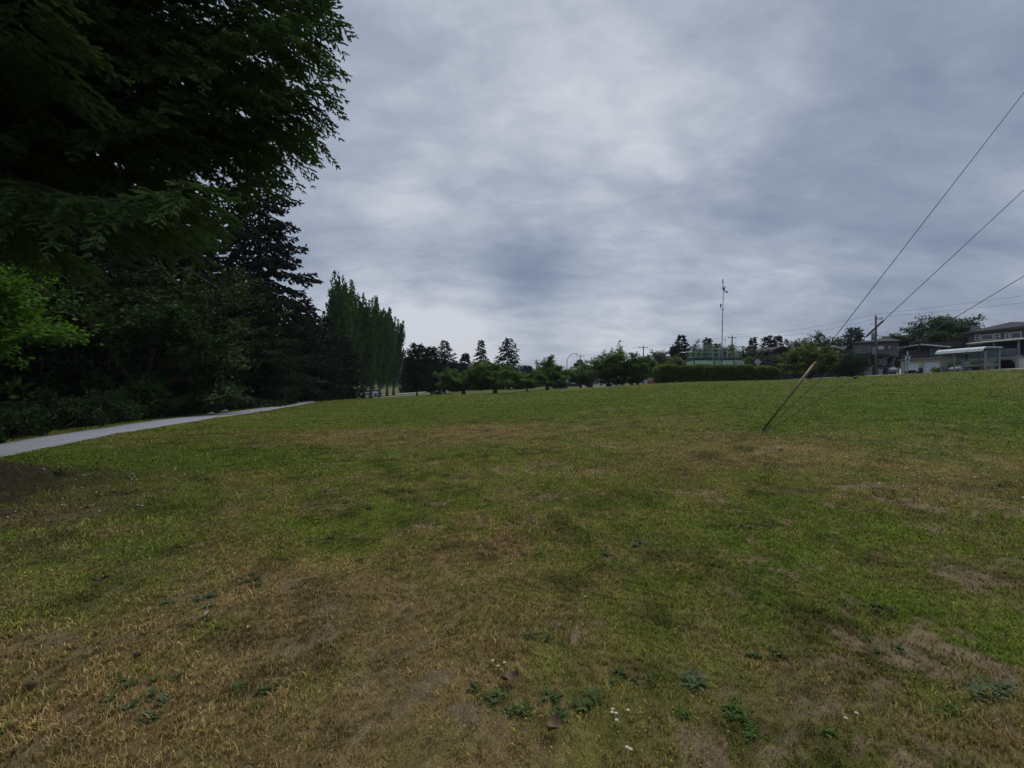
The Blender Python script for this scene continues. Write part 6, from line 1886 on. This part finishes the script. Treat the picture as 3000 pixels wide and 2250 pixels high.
for i, (u, v, rad, n, mt, ll, cl, ry, lb) in enumerate([
        (2030, 2000, .10, 46, WEEDG, .085, 2, 1, 'pale green weed rosette near the bottom, right of centre'),
        (1590, 1860, .08, 34, WEEDG, .065, 2, 1, 'pale rosette in the middle of the brown patch below the centre'),
        (1640, 2100, .14, 90, WEED, .075, 5, .7, 'wide dark leafy clump at the bottom centre'),
        (2250, 2120, .22, 190, WEEDL, .045, 9, .7, 'bright green mossy mat at the bottom, right of centre'),
        (2900, 2040, .16, 110, WEEDG, .085, 6, .6, 'long bluish weed clump at the lower right edge'),
        (2530, 1780, .16, 110, WEED, .065, 6, .6, 'dark green clump right of centre in the lower lawn'),
        (2190, 1540, .16, 60, WEEDG, .075, 4, .6, 'bluish clump right of the lawn centre, below the leaning guard'),
        (1880, 1595, .14, 50, WEEDG, .075, 3, .7, 'bluish rosette just right of the lawn centre'),
        (1560, 1630, .10, 40, WEED, .06, 2, .7, 'dark rosette just below the tan patch in the centre'),
        (1440, 1600, .08, 30, WEED, .06, 2, .7, 'dark rosette left of the tan patch in the centre'),
        (1770, 1630, .10, 40, WEEDG, .06, 3, .7, 'greyish weed right of the tan patch in the centre'),
        (1050, 1648, .08, 26, WEEDG, .06, 2, .7, 'lone bluish rosette left of centre'),
        (720, 1700, .16, 80, WEED, .06, 5, .7, 'dark weed clump in the brown grass left of centre'),
        (590, 1770, .16, 90, WEEDG, .06, 5, .7, 'bluish clump in the brown grass on the left'),
        (590, 1830, .08, 26, WEED, .06, 2, .7, 'small weed beside the pale dead leaf'),
        (640, 1850, .06, 20, WEED, .05, 2, .7, 'small weed right of the pale dead leaf'),
        (450, 2010, .16, 110, WEED, .06, 5, .7, 'dark clump at the lower left'),
        (380, 2080, .18, 110, WEEDG, .06, 6, .6, 'greyish clump at the lower left, nearest of its pair'),
        (740, 2050, .14, 80, WEED, .06, 5, .7, 'green clump near the bottom, left of centre'),
        (1440, 2060, .12, 80, WEED, .06, 5, .7, 'dark tuft left of the wide leafy clump at the bottom'),
        (2230, 1930, .14, 60, WEED, .06, 4, .7, 'dark weeds above the pale rosette near the bottom right'),
        (1840, 1990, .12, 60, WEED, .05, 5, .7, 'dark patch of leaves above the daisies'),
        (1200, 1340, .4, 70, WEED, .08, 7, .6, 'dark weed patch in the middle distance left of centre'),
        (1380, 1480, .45, 110, WEED, .08, 9, .5, 'string of weeds left of the lawn centre'),
        (1060, 1490, .35, 90, WEED, .08, 7, .5, 'weed patch in the grass left of the centre string'),
        (1200, 1440, .30, 70, WEED, .08, 6, .5, 'weed patch between two others left of centre'),
        (870, 1335, .3, 50, WEED, .08, 5, .5, 'weed patch in the left middle distance'),
        (960, 1590, .30, 80, WEED, .07, 7, .5, 'weed patch left of centre above the lone rosette'),
        (1730, 1450, .12, 36, WEEDG, .07, 3, .7, 'small bluish weed right of the lawn centre'),
        (2600, 1905, .12, 60, WEED, .055, 4, .7, 'weeds between the dark clump and the lower right clump'),
        (2770, 2110, .10, 40, WEEDL, .05, 4, .7, 'bright weed left of the lower right clump'),
        (2960, 1420, .35, 80, WEED, .07, 6, .5, 'dark weed patch at the right edge below the green lawn'),
        (2620, 1440, .3, 50, WEEDL, .07, 5, .5, 'green tuft in the bare strip on the right'),
        (165, 1392, .30, 60, MAPLED, .12, 4, .5, 'dark green tuft at the edge of the needle litter, left'),
        (60, 2150, .12, 60, WEEDL, .06, 4, .7, 'bright weed in the lower left corner')]):
    weed(lb, u, v, rad, n, mt, 300 + i, ll, cl=cl, ry=ry)

PETAL = mat('daisy petals', (.62, .62, .58), .6, var=.04); YOLK = mat('daisy centre', (.45, .32, .03), .6)
def daisy(u, v, lb):
    x, y, z = gp(u, v); rnd = random.Random(int(u * 7 + v))
    root = thing('daisy', lb, 'flower', (x, y, z), rnd.uniform(0, 6), 'white daisies in the lawn')
    h_ = rnd.uniform(.03, .05); tx, ty = rnd.uniform(-.01, .01), rnd.uniform(-.01, .01)
    MB().tube([(0, 0, 0), (tx * .3, ty * .3, h_ * .6), (tx, ty, h_)], .0012, 5).build('stem', WEED, root)
    m = MB()
    for k in range(16):
        t = k * PI / 8 + rnd.uniform(-.05, .05); c, s = math.cos(t), math.sin(t); r0, r1, w = .0025, .0088, .0016
        m.add([(tx + c * r0, ty + s * r0, h_ + .001), (tx + c * r1 * .7 - s * w, ty + s * r1 * .7 + c * w, h_ + .0035), (tx + c * r1, ty + s * r1, h_ + .004), (tx + c * r1 * .7 + s * w, ty + s * r1 * .7 - c * w, h_ + .0035)], [(0, 1, 2, 3)])
    m.build('petals', PETAL, root)
    MB().tube([(tx, ty, h_), (tx, ty, h_ + .003), (tx, ty, h_ + .005)], [.0035, .004, .002], 8).build('centre', YOLK, root)
for u, v, lb in [(1447, 1958, 'topmost of three daisies left of the brown dead leaf'), (1478, 1978, 'daisy right above the brown dead leaf'), (1461, 1977, 'small daisy left above the brown dead leaf'),
                 (1795, 2114, 'left upper daisy of the cluster at the bottom'), (1836, 2114, 'right daisy of the cluster at the bottom'), (1797, 2128, 'daisy below the left upper one of the bottom cluster'),
                 (1811, 2131, 'daisy in the middle of the bottom cluster'), (1812, 2150, 'lowest daisy of the bottom cluster'), (1831, 2226, 'left of two daisies at the very bottom'), (1847, 2228, 'right of two daisies at the very bottom'),
                 (2504, 2133, 'upper daisy of the pair at the lower right'), (2484, 2152, 'lower daisy of the pair at the lower right'), (1498, 1668, 'lone daisy below the tan patch in the centre'), (1719, 1770, 'lone daisy right of centre'),
                 (728, 1865, 'lone daisy left of centre in the brown grass'), (2755, 1563, 'lone daisy on the right of the lawn'), (2772, 1601, 'lone daisy a little nearer on the right of the lawn'), (1983, 1692, 'lone pale daisy right of centre')]:
    daisy(u, v, lb)

# far clover heads and other small litter nobody could count
def scatter(name, label, cat, n, mt, gen, size, sd):
    rng = np.random.default_rng(sd); P = gen(rng, n); n = len(P)
    z = hz(P[:, 0], P[:, 1])
    k = 6; t = np.arange(k) * 2 * PI / k
    s = size[0] + (size[1] - size[0]) * rng.uniform(0, 1, n)
    s = s * (1 + .02 * np.hypot(P[:, 0], P[:, 1]))
    el = rng.uniform(.6, 1.6, n); ro = rng.uniform(0, PI, n)
    hh = s * rng.uniform(.5, .9, n)
    cx = np.cos(t)[None] * s[:, None] * el[:, None]; cy = np.sin(t)[None] * s[:, None]
    X = P[:, 0:1] + cx * np.cos(ro)[:, None] - cy * np.sin(ro)[:, None]; Y = P[:, 1:2] + cx * np.sin(ro)[:, None] + cy * np.cos(ro)[:, None]
    zz = z[:, None] + .022 + np.zeros((1, k))
    ring = np.stack([X, Y, zz], -1); top = np.stack([P[:, 0], P[:, 1], z + .022 + hh], -1)[:, None]; bot = np.stack([P[:, 0], P[:, 1], z + .022 - hh * .6], -1)[:, None]
    V = np.concatenate([ring, top, bot], 1).reshape(-1, 3); q = np.arange(n)[:, None, None] * (k + 2); i = np.arange(k)
    Ft = np.concatenate([(q + np.stack([i, (i + 1) % k, np.full(k, k)], 1)[None]).reshape(-1, 3), (q + np.stack([(i + 1) % k, i, np.full(k, k + 1)], 1)[None]).reshape(-1, 3)])
    tag(mesh_np(name, V, Ft, mt, smooth=True), label, cat, kind='stuff')


def sector(r0, r1, a0, a1, cond=None):
    def g(rng, n):
        r = r0 * (r1 / r0) ** rng.uniform(0, 1, n); a = np.radians(rng.uniform(a0, a1, n)); P = np.stack([r * np.sin(a), r * np.cos(a)], 1)
        c = fbm(P[:, 0] * .5, P[:, 1] * .5, 201, 3) > .52
        P = P[c]; return P[path_dist(P[:, 0], P[:, 1]) > 1.1]
    return g
scatter('clover_flowers', 'tiny white clover heads sprinkled over the far lawn', 'flowers', 900, PETAL, sector(7, 40, -48, 50), (.007, .012), 401)
scatter('yellow_flowers', 'tiny yellow flower heads low in the grass on the right', 'flowers', 900, YOLK, sector(1.8, 5, -10, 52), (.003, .005), 402)
scatter('fallen_cones', 'dark cones and crumbs of soil scattered under the big spruce', 'cones', 420, mat('brown cone', (.045, .030, .022), .9), sector(3.5, 16, -52, -8), (.012, .024), 403)
scatter('soil_crumbs', 'small dark clods lying on the far lawn', 'clods', 80, mat('brown cone', (.045, .030, .022), .9), sector(9, 35, -20, 48), (.016, .034), 404)

def dead_leaf(label, u, v, s, c, rz):
    x, y, z = gp(u, v)
    n = 9; vs = []; rnd = random.Random(int(u))
    for i in range(n):
        t = i / (n - 1); w = math.sin(PI * t) ** .7 * s * .32 * (1 + .25 * math.sin(i * 2.4))
        for sg in (-1, 0, 1): vs.append(((t - .5) * s, sg * w, .02 + .35 * s * (abs(sg) * .5 * (1 + .4 * math.sin(i))) + .12 * s * (t - .4) ** 2 * 6 + rnd.uniform(0, .04) * s))
    vs2 = [(a, b, c_ + .0012) for a, b, c_ in vs]
    fs = []
    for i in range(n - 1):
        for k in (0, 1): q = i * 3 + k; fs += [(q, q + 1, q + 4, q + 3), (q + 3 + 3 * n, q + 4 + 3 * n, q + 1 + 3 * n, q + 3 * n)]
    m = MB(); m.add(vs + vs2, fs)
    o = m.build('dead_leaf', c, smooth=True); o.location = (x, y, z + .01); o.rotation_euler = (0, .1, rz)
    tag(o, label, 'leaf', 'dead leaves on the lawn')
BRL = mat('brown dead leaf', (.095, .062, .028), .7, var=.3, scale=30); DKL = mat('dark dead leaf', (.045, .025, .02), .7, var=.3, scale=30); GYL = mat('grey dead leaf', (.26, .22, .20), .7)
dead_leaf('curled brown dead leaf at the bottom centre', 1490, 2012, .095, BRL, .3)
dead_leaf('dark dead leaf in the brown grass on the left', 290, 1720, .09, DKL, .5)
dead_leaf('small pale dead leaf in the brown grass left of centre', 607, 1819, .05, GYL, -.3)
dead_leaf('brown strip of dead leaf under the wide leafy clump at the bottom', 1620, 2165, .10, BRL, 1.0)

# ---------------------------------------------------------------- far hillside
def hill():
    nx, ny = 90, 26
    xs = np.linspace(-520, 260, nx); ys = np.linspace(330, 900, ny)
    X, Y = np.meshgrid(xs, ys, indexing='ij')
    t = np.clip((Y - 330) / 330, 0, 1)
    prof = np.interp(X, [-520, -300, -180, -60, 20, 80, 150, 260], [44, 42, 34, 20, 13, 8, 4, 0])
    Z = -4 + t ** .8 * prof + (fbm(X * .012, Y * .012, 7, 4) - .5) * 9 * t
    V = np.stack([X, Y, Z], -1).reshape(-1, 3)
    i, j = np.meshgrid(np.arange(nx - 1), np.arange(ny - 1), indexing='ij')
    Fq = np.stack([i * ny + j, (i + 1) * ny + j, (i + 1) * ny + j + 1, i * ny + j + 1], -1).reshape(-1, 4)
    tag(mesh_np('hill', V, Fq, mat('hillside', (.035, .048, .035), .95, var=.3, scale=.02), smooth=True), 'low wooded hillside on the far left horizon', kind='structure')
    rng = np.random.default_rng(9)
    n = 2600
    x = rng.uniform(-420, 230, n); y = 335 + 330 * rng.uniform(0, 1, n) ** .8
    t = np.clip((y - 330) / 330, 0, 1); pz = np.interp(x, [-520, -300, -180, -60, 20, 80, 150, 260], [44, 42, 34, 20, 13, 8, 4, 0])
    z = -4 + t ** .8 * pz + (fbm(x * .012, y * .012, 7, 4) - .5) * 9 * t
    con_ = rng.uniform(0, 1, n) < .35
    H = np.where(con_, rng.uniform(8, 15, n), rng.uniform(5, 9, n)); rr = np.where(con_, H * .2, H * .5)
    k = 46
    u = rng.uniform(0, 1, (n, k)); th = rng.uniform(0, 2 * PI, (n, k))
    prof = np.where(con_[:, None], 1 - u, np.sqrt(np.clip(1 - (2 * u - .9) ** 2, .05, 1)))
    P = np.stack([x[:, None] + np.cos(th) * rr[:, None] * prof, y[:, None] + np.sin(th) * rr[:, None] * prof, z[:, None] + u * H[:, None]], -1).reshape(-1, 3)
    D = unit(rng.normal(size=P.shape) + np.array([0, 0, .4])); S = unit(np.cross(D, rng.normal(size=P.shape)))
    Ls = rng.uniform(1.2, 2.6, len(P)); V, Fq = kites(P, D, S, Ls, Ls * .8)
    tag(mesh_np('distant_woods', V, Fq, SPRUCEB if 0 else mat_foliage('distant leaves', (.020, .032, .022), (.045, .062, .036), .1), None, {'v': np.repeat(np.repeat(rng.uniform(0, 1, n), k), 4)}), 'far woods covering the hillside on the horizon', 'woods', kind='stuff')


hill()

# ---------------------------------------------------------------- air
HAZE = 0.0002
if HAZE:
    m = bpy.data.materials.new('haze'); m.use_nodes = True; t = m.node_tree; t.nodes.clear()
    out = N(t, 'ShaderNodeOutputMaterial'); pv = N(t, 'ShaderNodeVolumePrincipled')
    pv.inputs['Color'].default_value = (.72, .80, .92, 1); pv.inputs['Density'].default_value = HAZE
    t.links.new(pv.outputs[0], out.inputs['Volume'])
    hb = MB().box(-1100, 1100, -1100, 1100, -14, 62).build('haze', m)
    tag(hb, 'thin bluish air that pales the far hillside', 'haze', kind='stuff')
